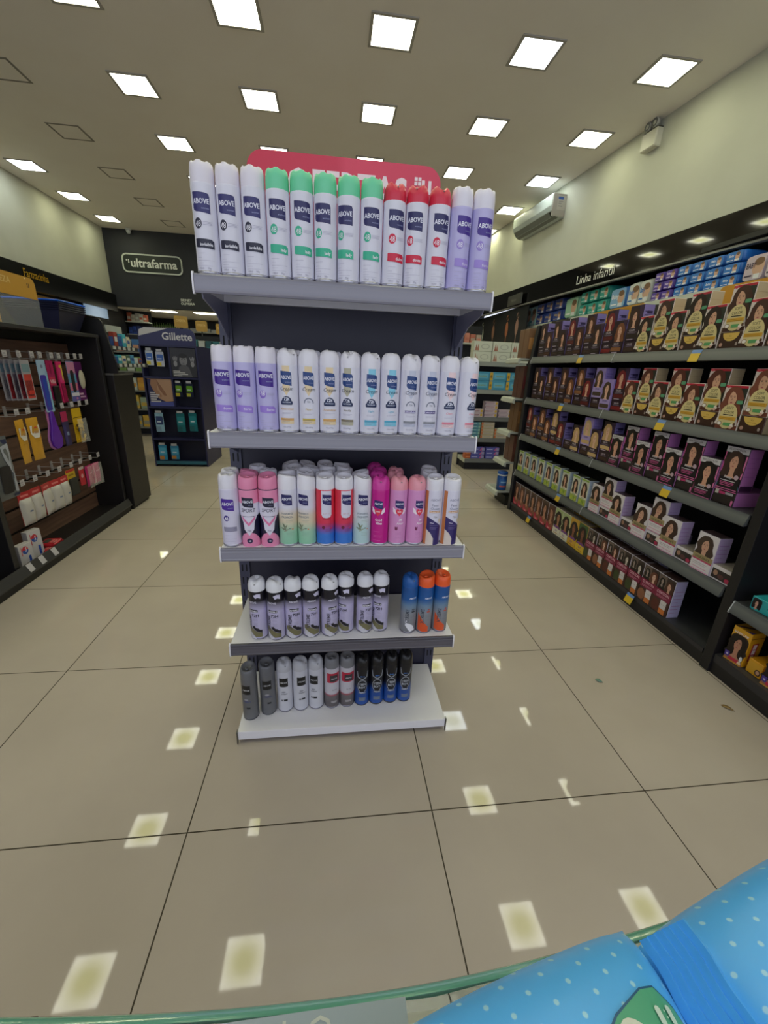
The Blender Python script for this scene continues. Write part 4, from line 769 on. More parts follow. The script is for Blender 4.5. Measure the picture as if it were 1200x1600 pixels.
# yellow offer boards standing on the gondola
for k, (y0, y1) in enumerate(((2.89, 3.50), (1.72, 2.31))):
    t = thing('offers_board', f"yellow offers board on top of the right gondola, {'farther' if k == 0 else 'nearer'} one", 'sign', (RX + .29, (y0 + y1) / 2, 1.62)); h_ = (y1 - y0) / 2
    g = G(); g.prism(rrect(-h_, 0, h_, .215, .03, 6, (0, 0, 1, 1)), FXm(.002), .004, M('#d0962c', .4)); g.build('board', t)
    g = G(); g.art([(TX('OFERTAS', -.04, .12, .05, 'C', True), M('#e2b050')), (TX('u', h_ - .06, .155, .028, 'C', True), M('#3a2a18')), (rect(h_ - .088, .175, h_ - .080, .183), M('#3a2a18'))], FXm(-.002)); g.build('lettering', t)
    g = G(); g.box(-.0015, .0015, -.02, .02, -.1, .02, M('#2a2a2e')); g.v = [(x + .0045, y, z) for x, y, z in g.v]; g.build('stake', t)

# ------------------------------------------------------------------ nappies on the far right wall shelf
WZ = 2.315
t = thing('wall_shelf', 'long wall shelf of nappy packs under the right fascia', 'shelf', (4.2, 0, 0))
G().box(-.02, .70, 3.4, 10.2, WZ - .03, WZ - .001, M('#8a8c8a', .4)).build('board', t)
G().box(-.026, -.0205, 3.4, 10.2, WZ - .05, WZ + .004, M('#c4cac0', .3)).build('edge_strip', t)
G().box(.71, .74, 3.4, 10.2, 1.2, 2.70, M('#1c1c20')).build('back_panel', t)
def pillow(w, d, h, m, ops=(), name='pack', r=.18, bulge=.0):
    g = G(); N = 10; vs = []; fs = []
    def shp(a): return math.copysign(1 - (1 - abs(a)) ** 1.0, a)
    # superellipsoid body
    U, V = 20, 10
    for i in range(V + 1):
        ph = -PI / 2 + PI * i / V; cz = math.copysign(abs(math.sin(ph)) ** .35, math.sin(ph)); cr_ = abs(math.cos(ph)) ** .30
        for k in range(U):
            th = 2 * PI * k / U; cx_ = math.copysign(abs(math.cos(th)) ** .35, math.cos(th)); cy_ = math.copysign(abs(math.sin(th)) ** .35, math.sin(th))
            vs.append((cx_ * cr_ * w / 2, cy_ * cr_ * d / 2, h / 2 + cz * h / 2))
    for i in range(V):
        for k in range(U): k2 = (k + 1) % U; fs.append((i * U + k, i * U + k2, (i + 1) * U + k2, (i + 1) * U + k))
    g.raw(vs, fs, m if not isinstance(m, str) else M(m, .3), True)
    g.art(list(ops), FY(-d / 2 - .0006), .0006); return g.mesh(name)
def packart(w, h, c2, word=None, wc='#f0f0f4', baby=True):
    o = [(rrect(-w * .44, h * .08, w * .44, h * .92, h * .12), M(c2, .3))]
    if baby: o += [(ell(w * .18, h * .52, h * .24, h * .30, 14), M('#d0a890', .5)), (ell(w * .18, h * .70, h * .20, h * .14, 12), M('#7a5a40', .5)), (rect(w * .05, h * .12, w * .31, h * .28), M('#e4e4e8'))]
    if word: o += [(TX(word, -w * .16, h * .50, h * .20, 'C', True, maxw=w * .44), M(wc))]
    o += [(rect(-w * .38, h * .2, -w * .02, h * .26), M(wc))]
    return o
packs = []
def stack(y0, y1, n, rows, m, art, desc, hh):
    w = (y0 - y1) / n; me = pillow(w * .97, .30, hh, m, art(w * .97, hh), 'nappy_pack')
    for i in range(n):
        for r_ in range(rows):
            o = put(me, 'nappy_pack', None, (4.37, y0 - w * (i + .5), WZ + .001 + r_ * hh * 1.0), -PI / 2 + random.uniform(-.03, .03))
            lv = '' if rows == 1 else [', bottom of stack', ', middle of stack' if rows == 3 else ', top of stack', ', top of stack'][r_]
            tag(o, f"{desc}{lv}" + (f", {ORD[i]} stack from the left" if n > 1 else ''), 'nappy pack', 'nappy packs on the right wall shelf')
stack(9.56, 9.07, 2, 1, '#9cc4c8', lambda w, h: packart(w, h, '#b4d4d0', 'Fralda', '#3a8c9c'), 'tall pale aqua nappy pack at the far end', .40)
stack(9.03, 7.95, 3, 2, '#28408c', lambda w, h: packart(w, h, '#30489a', 'Mega', '#d0b880'), 'dark blue nappy pack', .20)
stack(7.90, 7.45, 1, 1, '#8cc0a8', lambda w, h: packart(w, h, '#a0ccb4', None), 'single light green nappy pack between blue and green stacks', .36)
stack(7.42, 6.62, 3, 2, '#2c9c90', lambda w, h: packart(w, h, '#38a89c', 'Baby', '#d8f0ec'), 'green nappy pack', .19)
stack(6.58, 6.20, 1, 1, '#3c78c4', lambda w, h: packart(w, h, '#88b4dc', 'Baby'), 'large blue and white nappy pack with baby picture', .30)
stack(6.17, 5.72, 2, 1, '#c8ccc8', lambda w, h: packart(w, h, '#d8dcd8', 'Baby', '#3c78c4'), 'large white nappy pack', .31)
stack(5.68, 5.32, 2, 3, '#50389c', lambda w, h: packart(w, h, '#5c44a8', 'Baby', '#e8d8f0'), 'purple nappy pack', .115)
stack(5.30, 4.42, 4, 3, '#2468c0', lambda w, h: packart(w, h, '#3078cc', 'Baby', '#e8f0f8'), 'bright blue nappy pack', .115)
stack(4.38, 3.9, 2, 1, '#b8a8b8', lambda w, h: packart(w, h, '#c8b8c4', 'BABY', '#4a3c50'), 'white and plum nappy pack', .26)
# ------------------------------------------------------------------ posters with light strips at the far right
for k, y in enumerate((12.35, 11.5, 10.7, 10.15 - .3, 9.3)):
    t = thing('wall_poster', f"dark beauty poster on the far right wall, {ORD[k]} from the left", 'poster', (3.98, y, 1.75), -PI / 2 + .0733, 'dark beauty posters')
    hw_ = .36
    G().box(-hw_, hw_, -.02, 0, 0, .93, M('#1a1c20', .4)).build('panel', t)
    sk = ['#8a948c', '#b8c0b0', '#8a6450', '#a86848', '#a07c70'][k]
    g = G(); g.art([(ell(-.05, .55, .07, .16, 16), M(sk, .5)), (ell(-.05, .78, .05, .06, 14), M(sk, .5)), (rect(-.06, .15, -.03, .45), M(sk)), (ell(-.02, .74, .07, .09, 14, PI * .3, PI * 1.2), M('#2c2420'))], FY(-.021)); g.build('print', t)
    if k > 1:
        G().box(hw_ * .4, hw_ * .4 + .035, -.08, -.04, -.5, -.02, emit_mat('violet_tube', '#f4e8ff', '#e8d8ff', 3.0, 3)).build('tube_light', t)

# ------------------------------------------------------------------ end gondola beyond the aisle (soaps and toothpaste)
eg = thing('end_gondola', 'grey end gondola of soap and toothpaste beyond the right gondola', 'shelving unit', (1.87, 5.63, 0)); EW = .72
EZ = [1.478, 1.12, .755, .462, .165]
G().box(0, EW, .34, .38, 0, 1.55, M('#1c1b22', .6)).build('back_panel', eg)
G().box(0.02, EW, .06, .33, 0, .09, M('#15141a', .6)).build('plinth', eg)
G().box(-.03, .0, .02, .38, 0, 1.5, M('#2a2a30', .5)).build('post', eg) if False else None
for z in EZ:
    g = G(); g.box(0, EW, 0, .335, z - .02, z - .001, M('#b0b2aa', .4)); sh = g.build('shelf', eg)
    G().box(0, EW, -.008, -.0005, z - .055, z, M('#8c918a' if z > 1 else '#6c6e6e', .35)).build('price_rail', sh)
    G().box(-.004, -.0005, -.008, .335, z - .055, z, M('#b9bdb0', .4)).build('end_clip', sh)
def cpack(w, d, h, base, ops, nm): g = G(); g.cbox(-w / 2, w / 2, -d / 2, d / 2, 0, h, M(base, .4), .003); g.art(ops, FY(-d / 2), .0004); return g.mesh(nm)
def grid(me, nm, desc, cat, group, x0, dx, nx, y, z, hz, nz, skip=()):
    for i in range(nx):
        for k in range(nz):
            if (i, k) in skip: continue
            col = '' if nx == 1 else f", {ORD[i]} column from the left"
            lv = '' if nz == 1 else f", {ORD[k]} from the bottom"
            tag(put(me, nm, None, (x0 + dx * i + (.012 if k % 2 and nz < 3 else 0) * 0, y, z + hz * k), random.uniform(-.02, .02)), desc + col + lv, cat, group)
wb = cpack(.255, .12, .125, '#c4c8b8', [(rect(-.12, .01, .12, .115), M('#c8ccbc')), (ell(.03, .06, .06, .034, 16), M('#aeb2a4')), (ell(.03, .06, .045, .024, 16), M('#c8ccbc')), ([(-.11, .01), (-.09, .105), (-.08, .01)], M('#9c6450')), ([(-.085, .01), (-.07, .09), (-.055, .01)], M('#a87058'))], 'wipes_pack')
grid(wb, 'wipes_pack', 'cream wipes pack with swirl print', 'wipes pack', 'cream wipes packs', 1.985 - .02, .262, 3, 5.70, EZ[0], .127, 2)
g = pillow(.13, .12, .10, '#3c9cd0', [(ell(0, .05, .04, .03, 12), M('#68b8e0'))], 'wipes_pack')
grid(g, 'wipes_pack', 'small bright blue pack at the right of the cream packs', 'wipes pack', 'bright blue small packs', 2.50 - .10, .1, 1, 5.86, EZ[0], .1, 2)
cs = cpack(.235, .12, .115, '#4494b8', [(rect(-.117, .005, -.075, .11), M('#c8a430')), (ell(-.097, .055, .014, .02, 12), M('#8a6c18')), (rrect(-.055, .03, .095, .09, .012), M('#64acc8')), (TX('Sensitive', .02, .05, .022, 'C', True, maxw=.12), M('#8c9c50')), (rect(-.05, .015, .09, .02), M('#3c8494'))], 'soap_pack')
grid(cs, 'soap_pack', 'turquoise and yellow soap pack', 'soap pack', 'turquoise soap packs', 1.985, .24, 3, 5.70, EZ[1], .117, 2)
tb = cpack(.19, .10, .052, '#b8a8b4', [(rect(-.09, .006, .09, .046), M('#c0b0bc')), (rrect(.055, .010, .085, .044, .008), M('#c8a434')), (rect(-.08, .030, .04, .036), M('#8c5868')), (rect(-.08, .016, .03, .020), M('#8c7884')), ([(-.095, .004), (-.095, .048), (-.082, .03)], M('#5c3c5c'))], 'toothpaste_box')
grid(tb, 'toothpaste_box', 'pale pink toothpaste box', 'toothpaste box', 'pale pink toothpaste boxes', 1.975, .205, 3, 5.69, EZ[2], .053, 4, ((0, 2), (0, 3), (2, 3), (2, 2)))
bb = cpack(.175, .10, .044, '#3c6c8c', [(rect(-.085, .005, .06, .040), M('#5c94a4')), (rect(.06, .005, .085, .040), M('#8cb0a0')), (rect(-.07, .020, .03, .026), M('#b8d4dc'))], 'toothpaste_box')
grid(bb, 'toothpaste_box', 'blue toothpaste box', 'toothpaste box', 'blue toothpaste boxes', 1.968, .2, 1, 5.69, EZ[3], .045, 5)
cb = cpack(.19, .10, .044, '#b4a890', [(rect(-.095, .004, -.07, .040), M('#c06c3c')), (rect(-.06, .010, .09, .034), M('#bcb09c')), (rect(-.05, .020, .05, .025), M('#7c8498'))], 'toothpaste_box')
grid(cb, 'toothpaste_box', 'cream and orange toothpaste box', 'toothpaste box', 'cream toothpaste boxes', 2.165, .2, 2, 5.69, EZ[3], .045, 5, ((1, 4), (1, 3)))
pb = cpack(.20, .10, .054, '#4c4c9c', [(rect(-.095, .005, .02, .05), M('#5458a8')), ([(.02, .005), (.05, .05), (.075, .05), (.045, .005)], M('#c05c94')), (rect(.055, .008, .095, .046), M('#9490b8')), (rect(-.085, .022, .0, .030), M('#c0c4e4'))], 'toothpaste_box')
grid(pb, 'toothpaste_box', 'violet toothpaste box with pink stripe', 'toothpaste box', 'violet toothpaste boxes', 2.06, .215, 2, 5.69, EZ[4], .055, 3)
ob = cpack(.09, .10, .05, '#b86038', [(rect(-.03, .02, .03, .03), M('#d89060'))], 'toothpaste_box')
grid(ob, 'toothpaste_box', 'orange toothpaste box at the left end of the lowest shelf', 'toothpaste box', 'orange toothpaste boxes', 1.92, .2, 1, 5.70, EZ[4], .051, 2)
# next unit behind the right gondola: white shelf ends with brown cartons and a blue tub
ng = thing('white_shelf_unit', 'unit of white shelves just beyond the black end panel', 'shelving unit', (1.775, 3.99, 0))
G().box(.40, .43, 0, .30, 0, 1.85, M('#2a2624', .6)).build('back_panel', ng)
G().box(.05, .39, .02, .30, 0, .10, M('#26241f', .6)).build('plinth', ng)
for k, z in enumerate((1.485, 1.115, .785, .478, .165)):
    sh = G().box(.0 - .05 * (k == 4), .39, 0, .30, z - .02, z - .001, M('#a8aca4', .4)).build('shelf', ng)
    G().prism([(0, 0), (-.02, -.01), (-.028, -.045), (0, -.055)], lambda u, v, w: (u - .05 * (k == 4) - .0005, .001 + w, z + v), .298, M('#b9bdb4', .4)).build('price_rail', sh)
for k, (z, h, c, c2) in enumerate(((1.485, .26, '#7a5a40', '#b8854c'), (1.115, .30, '#5c3c34', '#6c2c30'), (.785, .29, '#6c4e34', '#8a6438'), (.478, .27, '#5c3a30', '#6e4438'), (.165, .26, '#6e4434', '#5a342c'))):
    if k == 4: continue
    me = cpack(.26, .10, h, c, [(rect(-.12, h * .3, .12, h * .7), M(c2)), (rect(-.08, h * .5, .06, h * .54), M('#c8a880'))], 'carton')
    for j in range(2):
        tag(put(me, 'carton', None, (1.955, 4.045 + .105 * j, z), 0), f"{['tan and orange', 'maroon brown', 'golden brown', 'reddish brown'][k]} carton on the {['top', 'second', 'third', 'fourth'][k]} white shelf, {ORD[j]} back", 'carton', 'brown cartons on white shelves')
t = thing('blue_tub', 'blue plastic tub with white lid ring on the lowest white shelf', 'tub', (1.785, 4.06, .1655))
g = G(); g.lathe([(.046, 0), (.052, .004), (.052, .165), (.048, .17)], M('#1c4c94', .3), 28); g.art([(rect(-.045, .03, .045, .12), M('#2c64ac')), (rect(-.04, .035, .04, .05), M('#c85c3c')), (rect(-.03, .08, .03, .095), M('#8cb4dc'))], lambda u, v, w: ((.052 + w) * math.sin(u / .052), -(.052 + w) * math.cos(u / .052), v), .0003, .01); g.build('body', t)
G().lathe([(.0535, .155), (.0535, .168), (.05, .17)], M('#c8d0d4', .4), 28).build('lid_ring', t)
G().lathe([(.052, .1705), (.054, .175), (.053, .195), (.04, .2)], M('#1c50a0', .3), 28).build('lid', t)

# ------------------------------------------------------------------ slatwall gondola on the left
lx = -1.88; SX = -2.108
lk = M('#1b191b', .4); wood = noise_mat('brown_slat_wood', '#5e453a', '#7a5b4c', 6, .5, 0, (3, .5, 8), 4); groove = M('#0c0908', .7)
sg = thing('slatwall_gondola', 'black gondola with brown slatted back on the left aisle', 'shelving unit', (lx, 0, 0))
G().box(-.72, .0, 1.2, 3.84, 1.476, 1.5, M('#2e2d30', .35)).build('top_board', sg, bevel=.002)
G().box(-.72, -.002, 3.80, 3.84, 0, 1.475, lk).build('end_panel', sg, bevel=.002)
G().box(-.72, -.002, 1.2, 1.24, 0, 1.475, lk).build('end_panel', sg, bevel=.002)
G().box(-.24, -.002, 2.43, 2.47, 0.0, 1.475, lk).build('divider', sg, bevel=.002)
g = G(); g.box(SX - lx - .03, SX - lx - .0105, 1.241, 3.799, .06, 1.475, groove)
g.build('back_panel', sg)
for k in range(9):
    z0 = .045 + k * .1535
    g = G(); g.box(SX - lx - .0104, SX - lx, 2.471, 3.799, z0 + .008, min(z0 + .1455, 1.474), wood); g.build('slat', sg, bevel=.0015)
g = G(); g.box(-.24, .02, 1.2, 3.84, 0, .05, M('#0e0d0e', .5)); g.build('plinth', sg)
g = G(); g.box(-.238, .005, 2.475, 3.799, .05, .068, lk); sh = g.build('base_shelf', sg)
g = G(); g.prism([(.004, .115), (.010, .115), (.034, .062), (.034, .052), (.004, .052)], lambda u, v, w: (u + .0015, 1.2 + w, v), 2.64, M('#3a393a', .35)); g.build('price_rail', sh)
wire = M('#b9b5b8', .3, .3); tagm = M('#b4b0b6', .5)
def hook(y, z, L=.13):
    g = G(); x0 = SX - lx
    g.tube([(x0, y, z), (x0 + L, y, z + .006), (x0 + L + .004, y, z + .02), (x0 + L + .004, y, z + .045)], .0025, wire, 6)
    g.tube([(x0, y + .0, z + .045), (x0 + L, y, z + .045)], .002, wire, 6); g.box(x0, x0 + .004, y - .012, y + .012, z - .015, z + .055, wire)
    h = g.build('hook', sg)
    g = G(); g.box(x0 + L + .0065, x0 + L + .009, y - .019, y + .019, z + .012, z + .05, tagm); g.art([(rect(-.014, .006, .010, .010), M('#8a8690')), (rect(-.014, .016, .006, .026), M('#9a96a0'))], FX(x0 + L + .009, y, z + .012)); g.build('price_tag', h)
for y in (2.90, 3.02, 3.14, 3.22, 3.34, 3.42, 3.53, 3.62, 3.70): hook(y, 1.30)
for y in (2.88, 2.98, 3.20, 3.34, 3.46, 3.56, 3.66): hook(y, .955)
for y in (2.62,): hook(y, .86)
for y in (2.78, 2.90, 3.03, 3.16, 3.30, 3.42, 3.56, 3.68): hook(y, .525)
film = clear_film('clear_film', '#ffffff', .22, .12)
def hung(name, label, cat, y, z1, z0, w, parts, x=-1.985, group=None, n=1, dx=.008, tilt=0):
    """card or pouch hanging from a hook, facing the aisle (+x)"""
    t = thing(name, label, cat, (x, y, z1), tilt, group); h = z1 - z0
    for nm, mk in parts: mk(w, h).build(nm, t)
    return t
def card(c, ops, th=.003, r=.006): 
    def mk(w, h): g = G(); g.prism(rrect(-w / 2, -h, w / 2, 0, r, 3), FX(0), -th, M(c, .35)); g.art(ops(w, h), FX(0), .0004); return g
    return mk
def pouch(c, ops, th=.022, r=0):
    def mk(w, h):
        g = G(); vs = []; fs = []; nu, nv = 8, 12
        for sgn in (1, -1):
            b = len(vs)
            for i in range(nv + 1):
                for j in range(nu + 1):
                    u = -1 + 2 * j / nu; v = i / nv; e = (1 - u ** 4) * (1 - abs(2 * v - 1) ** 5)
                    vs.append((sgn * (th / 2 * e + .0008) + .0012 * math.sin(9 * v + 4 * u), u * w / 2 * (1 - .04 * math.sin(v * 7)), -h * (1 - v)))
            for i in range(nv):
                for j in range(nu):
                    a_ = b + i * (nu + 1) + j; q = (a_, a_ + 1, a_ + nu + 2, a_ + nu + 1); fs.append(q if sgn > 0 else q[::-1])
        g.raw(vs, fs, M(c, .3) if isinstance(c, str) else c, True)
        g.art(ops(w, h), lambda u, v, wv: (th / 2 * (1 - min(1, abs(2 * u / w)) ** 4) * (1 - min(1, abs(2 * (v + h) / h - 1)) ** 5) + .0035 + wv, u, v), .0006); return g
    return mk
# row 1
for k, c in enumerate(('#8c8890', '#b02c30', '#7a6a78', '#a03040', '#c43c34')):
    hung('comb_card', f"hanging comb card in red and silver, {ORD[k]} from the back of its hook", 'comb', 3.02 + .012 * k, 1.296, 1.045, .11, [('card', card('#a8a4b0', lambda w, h: [(rect(-w * .42, -h * .95, w * .42, -h * .35), M(c)), (rect(-w * .4, -h * .3, w * .4, -h * .1), M('#7a98a8'))] + [(rect(-w * .36 + .011 * i, -h * .9, -w * .36 + .011 * i + .004, -h * .5), M('#2a2630')) for i in range(7)])), ('comb', lambda w, h: G().box(.001, .006, -w * .3, w * .3, -h * .85, -h * .75, M(c, .25)))], x=-2.06 + .02 * k, tilt=-.15 * (2 - k) * .5)
hung('hair_brush_pack', 'long purple and blue blister pack with pale jagged border', 'blister pack', 3.20, 1.298, .955, .085, [('card', card('#9cb8d8', lambda w, h: [(rrect(-w * .44, -h * .97, w * .3, -h * .28, .015), M('#4438a4', .3)), (rrect(-w * .2, -h * .9, w * .22, -h * .35, .012), M('#2c48b0', .3)), (ell(0, -h * .12, .012, .012, 12), M('#7c86a8')), ([(w * .3, -h * .95), (w * .42, -h * .8), (w * .33, -h * .65), (w * .42, -h * .5), (w * .32, -h * .35), (w * .4, -h * .2), (w * .5, -h * .2), (w * .5, -h * .98)], M('#88c0d8'))]))], x=-1.965)
hung('hair_brush', 'black hair brush on a magenta card', 'hair brush', 3.33, 1.295, 1.03, .075, [('card', card('#a81c5c', lambda w, h: [(rect(-w * .4, -h * .62, w * .4, -h * .42), M('#c82c58')), (TX('Viki', 0, -h * .58, h * .1, 'C', True), M('#ecd0dc')), (rect(-.002, -h * .35, .002, -h * .1), M('#3a1428'))])), ('brush', lambda w, h: G().cbox(.002, .02, -w * .38, w * .38, -h * 1.25, -h * .64, M('#0e0c0f', .4), .006))], x=-1.99)
hung('detangling_comb', 'neon pink and yellow comb with long teeth', 'comb', 3.435, 1.29, 1.0, .06, [('handle', card('#d0286c', lambda w, h: [(rrect(-w * .1, -h * .45, w * .45, -h * .08, .012), M('#c8b83c')), (rrect(-w * .3, -h * .5, w * .2, -h * .14, .012), M('#d83080'))], .008)), ('teeth', lambda w, h: [g_ := G(), [g_.box(-.006, 0, -w * .2, w * .5, -h * (1.0 - .03 * i), -h * (.985 - .03 * i), M('#8a5060')) for i in range(16)], g_.box(-.006, 0, -w * .3, -w * .2, -h, -h * .5, M('#8a4058'))][0])], x=-1.99)
hung('slipper_pack', 'pink and blue patterned pack with black footprint cutout', 'pouch', 3.545, 1.295, 1.0, .10, [('card', card('#6c84b4', lambda w, h: [(rect(-w * .48, -h * .3, w * .48, -h * .02), M('#c07ca4')), (rect(-w * .48, -h * .52, w * .48, -h * .36), M('#4c8cac')), (rect(-w * .48, -h * .72, w * .48, -h * .54), M('#c86c8c')), (rrect(-w * .22, -h * .76, w * .22, -h * .22, .018), M('#16121c')), (rect(-w * .48, -h * .86, w * .48, -h * .78), M('#c8c4d8')), (rect(-w * .48, -h * .99, w * .48, -h * .87), M('#5c54a0')), (ell(.01, -h * .92, .014, .008, 10), M('#b868a4'))]))], x=-1.975)
hung('bath_sponge', 'oval cream bath sponge on a purple card', 'sponge', 3.66, 1.29, 1.0, .10, [('card', card('#5c1c60', lambda w, h: [(rect(-w * .4, -h * .85, w * .1, -h * .8), M('#c8a0c0')), (rect(-w * .4, -h * .92, w * .3, -h * .88), M('#b890b8'))])), ('sponge', lambda w, h: G().lathe([(.002, -.012), (.022, -.010), (.034, -.004), (.036, .0), (.034, .004), (.022, .010), (.002, .012)], M('#b0aa98', .8), 20, fn=lambda p: (p[2] + .014, p[0], -h * .45 + p[1] * 2.0)))], x=-1.985)
# row 2
for k, (y, tl) in enumerate(((2.87, .15), (2.985, -.1))):
    hung('wipes_pouch', f"yellow pouch with white shield and red drop, {'left' if k == 0 else 'right'} of two", 'pouch', y, .94, .665, .095, [('pouch', pouch('#c8942c', lambda w, h: [([(-w * .4, -h * .18), (w * .4, -h * .18), (w * .42, -h * .36), (w * .2, -h * .47), (-w * .2, -h * .47), (-w * .42, -h * .36)], M('#d4d0cc')), (ell(0, -h * .24, .012, .011, 12, 0, PI), M('#c84830')), (rect(-w * .22, -h * .32, w * .22, -h * .305), M('#b08c78')), (rect(-w * .22, -h * .36, w * .22, -h * .345), M('#b08c78')), (rect(-w * .35, -h * .55, w * .35, -h * .545), M('#a87820'))]))], x=-1.965, tilt=tl, group=None)
t = thing('bath_brush', 'big purple teardrop bath brush on pink card', 'brush', (-1.98, 3.20, .97))
g = G(); g.prism(rrect(-.035, -.10, .035, 0, .008), FX(0), -.003, M('#c878a8', .4)); g.art([(rect(-.02, -.05, .02, -.03), M('#e0b0c8'))], FX(0)); g.build('card', t)
pts = [(-.018, -.03), (-.014, -.012), (0, -.005), (.014, -.012), (.018, -.03), (.03, -.11), (.052, -.17), (.058, -.21), (.048, -.25), (.02, -.272), (-.02, -.272), (-.048, -.25), (-.058, -.21), (-.052, -.17), (-.03, -.11)]
g = G(); g.prism(pts, FX(.004), .018, M('#5a1ca0', .25)); g.build('brush_body', t, bevel=.006)
g = G(); g.prism([(u * 1.12, v * 1.02) for u, v in pts], FX(-.006), .008, M('#c07cc0', .4)); g.build('rim', t)
hung('nail_file_pack', 'narrow blue and crimson hanging pack', 'blister pack', 3.36, .945, .69, .075, [('card', card('#2c2450', lambda w, h: [(rect(-w * .48, -h * .3, w * .48, -h * .02), M('#a81c54')), (rect(-w * .1, -h * .7, w * .3, -h * .6), M('#7c8cb0')), (rect(-w * .4, -h * .95, -w * .05, -h * .4), M('#3c3474'))]))], x=-1.985)
hung('sweets_bag', 'clear bag of yellow and brown pieces with yellow header', 'bag', 3.53, .95, .69, .12, [('header', card('#d0a81c', lambda w, h: [(rect(-w * .45, -h * .28, w * .45, -h * .26), M('#5c4410'))] + [(rect(-w * .1 + i * .008, -h * .34, -w * .1 + i * .008 + .003, -h * .28), M('#d8b428')) for i in range(7)])), ('bag', lambda w, h: [g_ := G(), [g_.cbox(.003 + (i % 3) * .008, .013 + (i % 3) * .008, -w * .42 + (i * 37 % 80) / 80 * w * .7, -w * .42 + (i * 37 % 80) / 80 * w * .7 + .02, -h * .95 + (i * 53 % 100) / 100 * h * .5, -h * .95 + (i * 53 % 100) / 100 * h * .5 + .016, M(('#c89c20', '#5c4024', '#3c3020', '#d8b838')[i % 4], .4), .002) for i in range(26)]][0]), ('film', lambda w, h: G().face([(.034, -w / 2, -h), (.034, w / 2, -h), (.030, w / 2, -h * .3), (.030, -w / 2, -h * .3)], film))], x=-1.99)
# row 3
t = hung('insole_pouch', 'large grey and white insole pouch at the left end', 'pouch', 2.62, .87, .50, .17, [('pouch', pouch('#5e6266', lambda w, h: [([(w * .0, -h * .15), (w * .42, -h * .12), (w * .46, -h * .92), (w * .25, -h * .9), (w * .3, -h * .6), (w * .05, -h * .35)], M('#a0a4b4')), ([(-w * .45, -h * .05), (w * .4, -h * .05), (w * .4, -h * .12), (-w * .45, -h * .12)], M('#24284c')), (rrect(-w * .3, -h * .9, w * .2, -h * .45, .02), M('#1c1a20')), (rect(w * .15, -h * .97, w * .46, -h * .93), M('#24284c'))], .03))], x=-1.945)
for k, y in enumerate((2.76, 2.865, 2.97, 3.07, 3.165)):
    hung('sponge_pack', f"white sponge pack with red header, {ORD[k]} from the left", 'sponge', y, .50, .285, .10, [('header', card('#b02028', lambda w, h: [(rect(-w * .3, -h * .14, w * .3, -h * .08), M('#d87878'))])), ('sponge', lambda w, h: [g_ := G(), g_.v.extend([]), pouch('#bcb8b4', lambda a, b: [(rect(-a * .1, -b * .5, a * .15, -b * .44), M('#6c7898'))], .04)(w, h * .80)][2])], x=-1.965, tilt=.12 * ((k % 3) - 1), group='white sponge packs')
for o in [o for o in bpy.data.objects if o.parent and o.parent.name.startswith('sponge_pack') and o.name.startswith('sponge')]: o.location.z = -.045
hung('glove_pack', 'yellow and red headed pack with dark cloth', 'pack', 3.27, .525, .33, .11, [('header', card('#c8a420', lambda w, h: [(rect(-w * .48, -h * .1, w * .48, 0), M('#b02428')), (rect(-w * .3, -h * .25, w * .3, -h * .18), M('#8c7010'))])), ('cloth', lambda w, h: G().cbox(.002, .02, -w * .42, w * .42, -h, -h * .34, M('#2a2a26', .8), .005))], x=-1.97)
hung('puff_card', 'small red card with white puff', 'card', 3.40, .515, .37, .07, [('card', card('#b41c30', lambda w, h: [(ell(0, -h * .5, .016, .016, 14), M('#d8a8ac')), (rect(-w * .48, -h * .15, w * .48, 0), M('#b8b0ac'))]))], x=-1.965)
for k, y in enumerate((3.49, 3.59)):
    hung('cosmetic_pouch', f"clear pouch holding magenta cloth, {'left' if k == 0 else 'right'} of two", 'pouch', y, .505, .33, .11, [('header', card('#3c3038', lambda w, h: [(rect(-w * .3, -h * .12, w * .3, -h * .08), M('#a898a4'))])), ('cloth', lambda w, h: pouch('#b02468', lambda a, b: [(rect(-a * .2, -b * .4, a * .2, -b * .34), M('#d890b0')), (ell(a * .3, -b * .3, .008, .01, 10), M('#c8a0b8'))], .03)(w * .92, h * .95)), ('film', lambda w, h: G().face([(.022, -w / 2, -h), (.022, w / 2, -h), (.02, w / 2, 0), (.02, -w / 2, 0)], film))], x=-1.965, tilt=.1 - .2 * k)
# base shelf: toothpaste boxes and red blister
def tpbox(label, y, h, rz, x=-1.955, dark=False):
    g = G(); w = .092; g.cbox(-.02, .02, -w / 2, w / 2, 0, h, M('#c4bfc2', .4), .0015)
    g.art([(ell(-.003, h * .72, .021, .026, 20, 0, PI), M('#c02838')), (ell(-.003, h * .72, .021, .026, 20, PI, 2 * PI), M('#2850a0')), (TX('Tandy', .006, h * .62, .010, 'L', True, 1, 0, PI / 2, maxw=.045), M('#e4e4ec')), (rect(.010, h * .08, .026, h * .42), M('#2c4ca0')), (rect(-.03, h * .5, -.026, h * .9), M('#c02838'))], FX(.02), .0003)
    g.art([(rect(-.016, h * .3, .016, h * .5), M('#4c88b8'))], lambda u, v, w_: (u, w / 2 + w_, v)); tag(g.build('toothpaste_box', None, (x, y, .0685), rz), label, 'toothpaste box')
tpbox('white toothpaste box with red and blue disc, taller of two', 2.72, .185, -.25)
tpbox('shorter white toothpaste box beside the taller one, left end', 2.60, .14, -.2, x=-1.94)
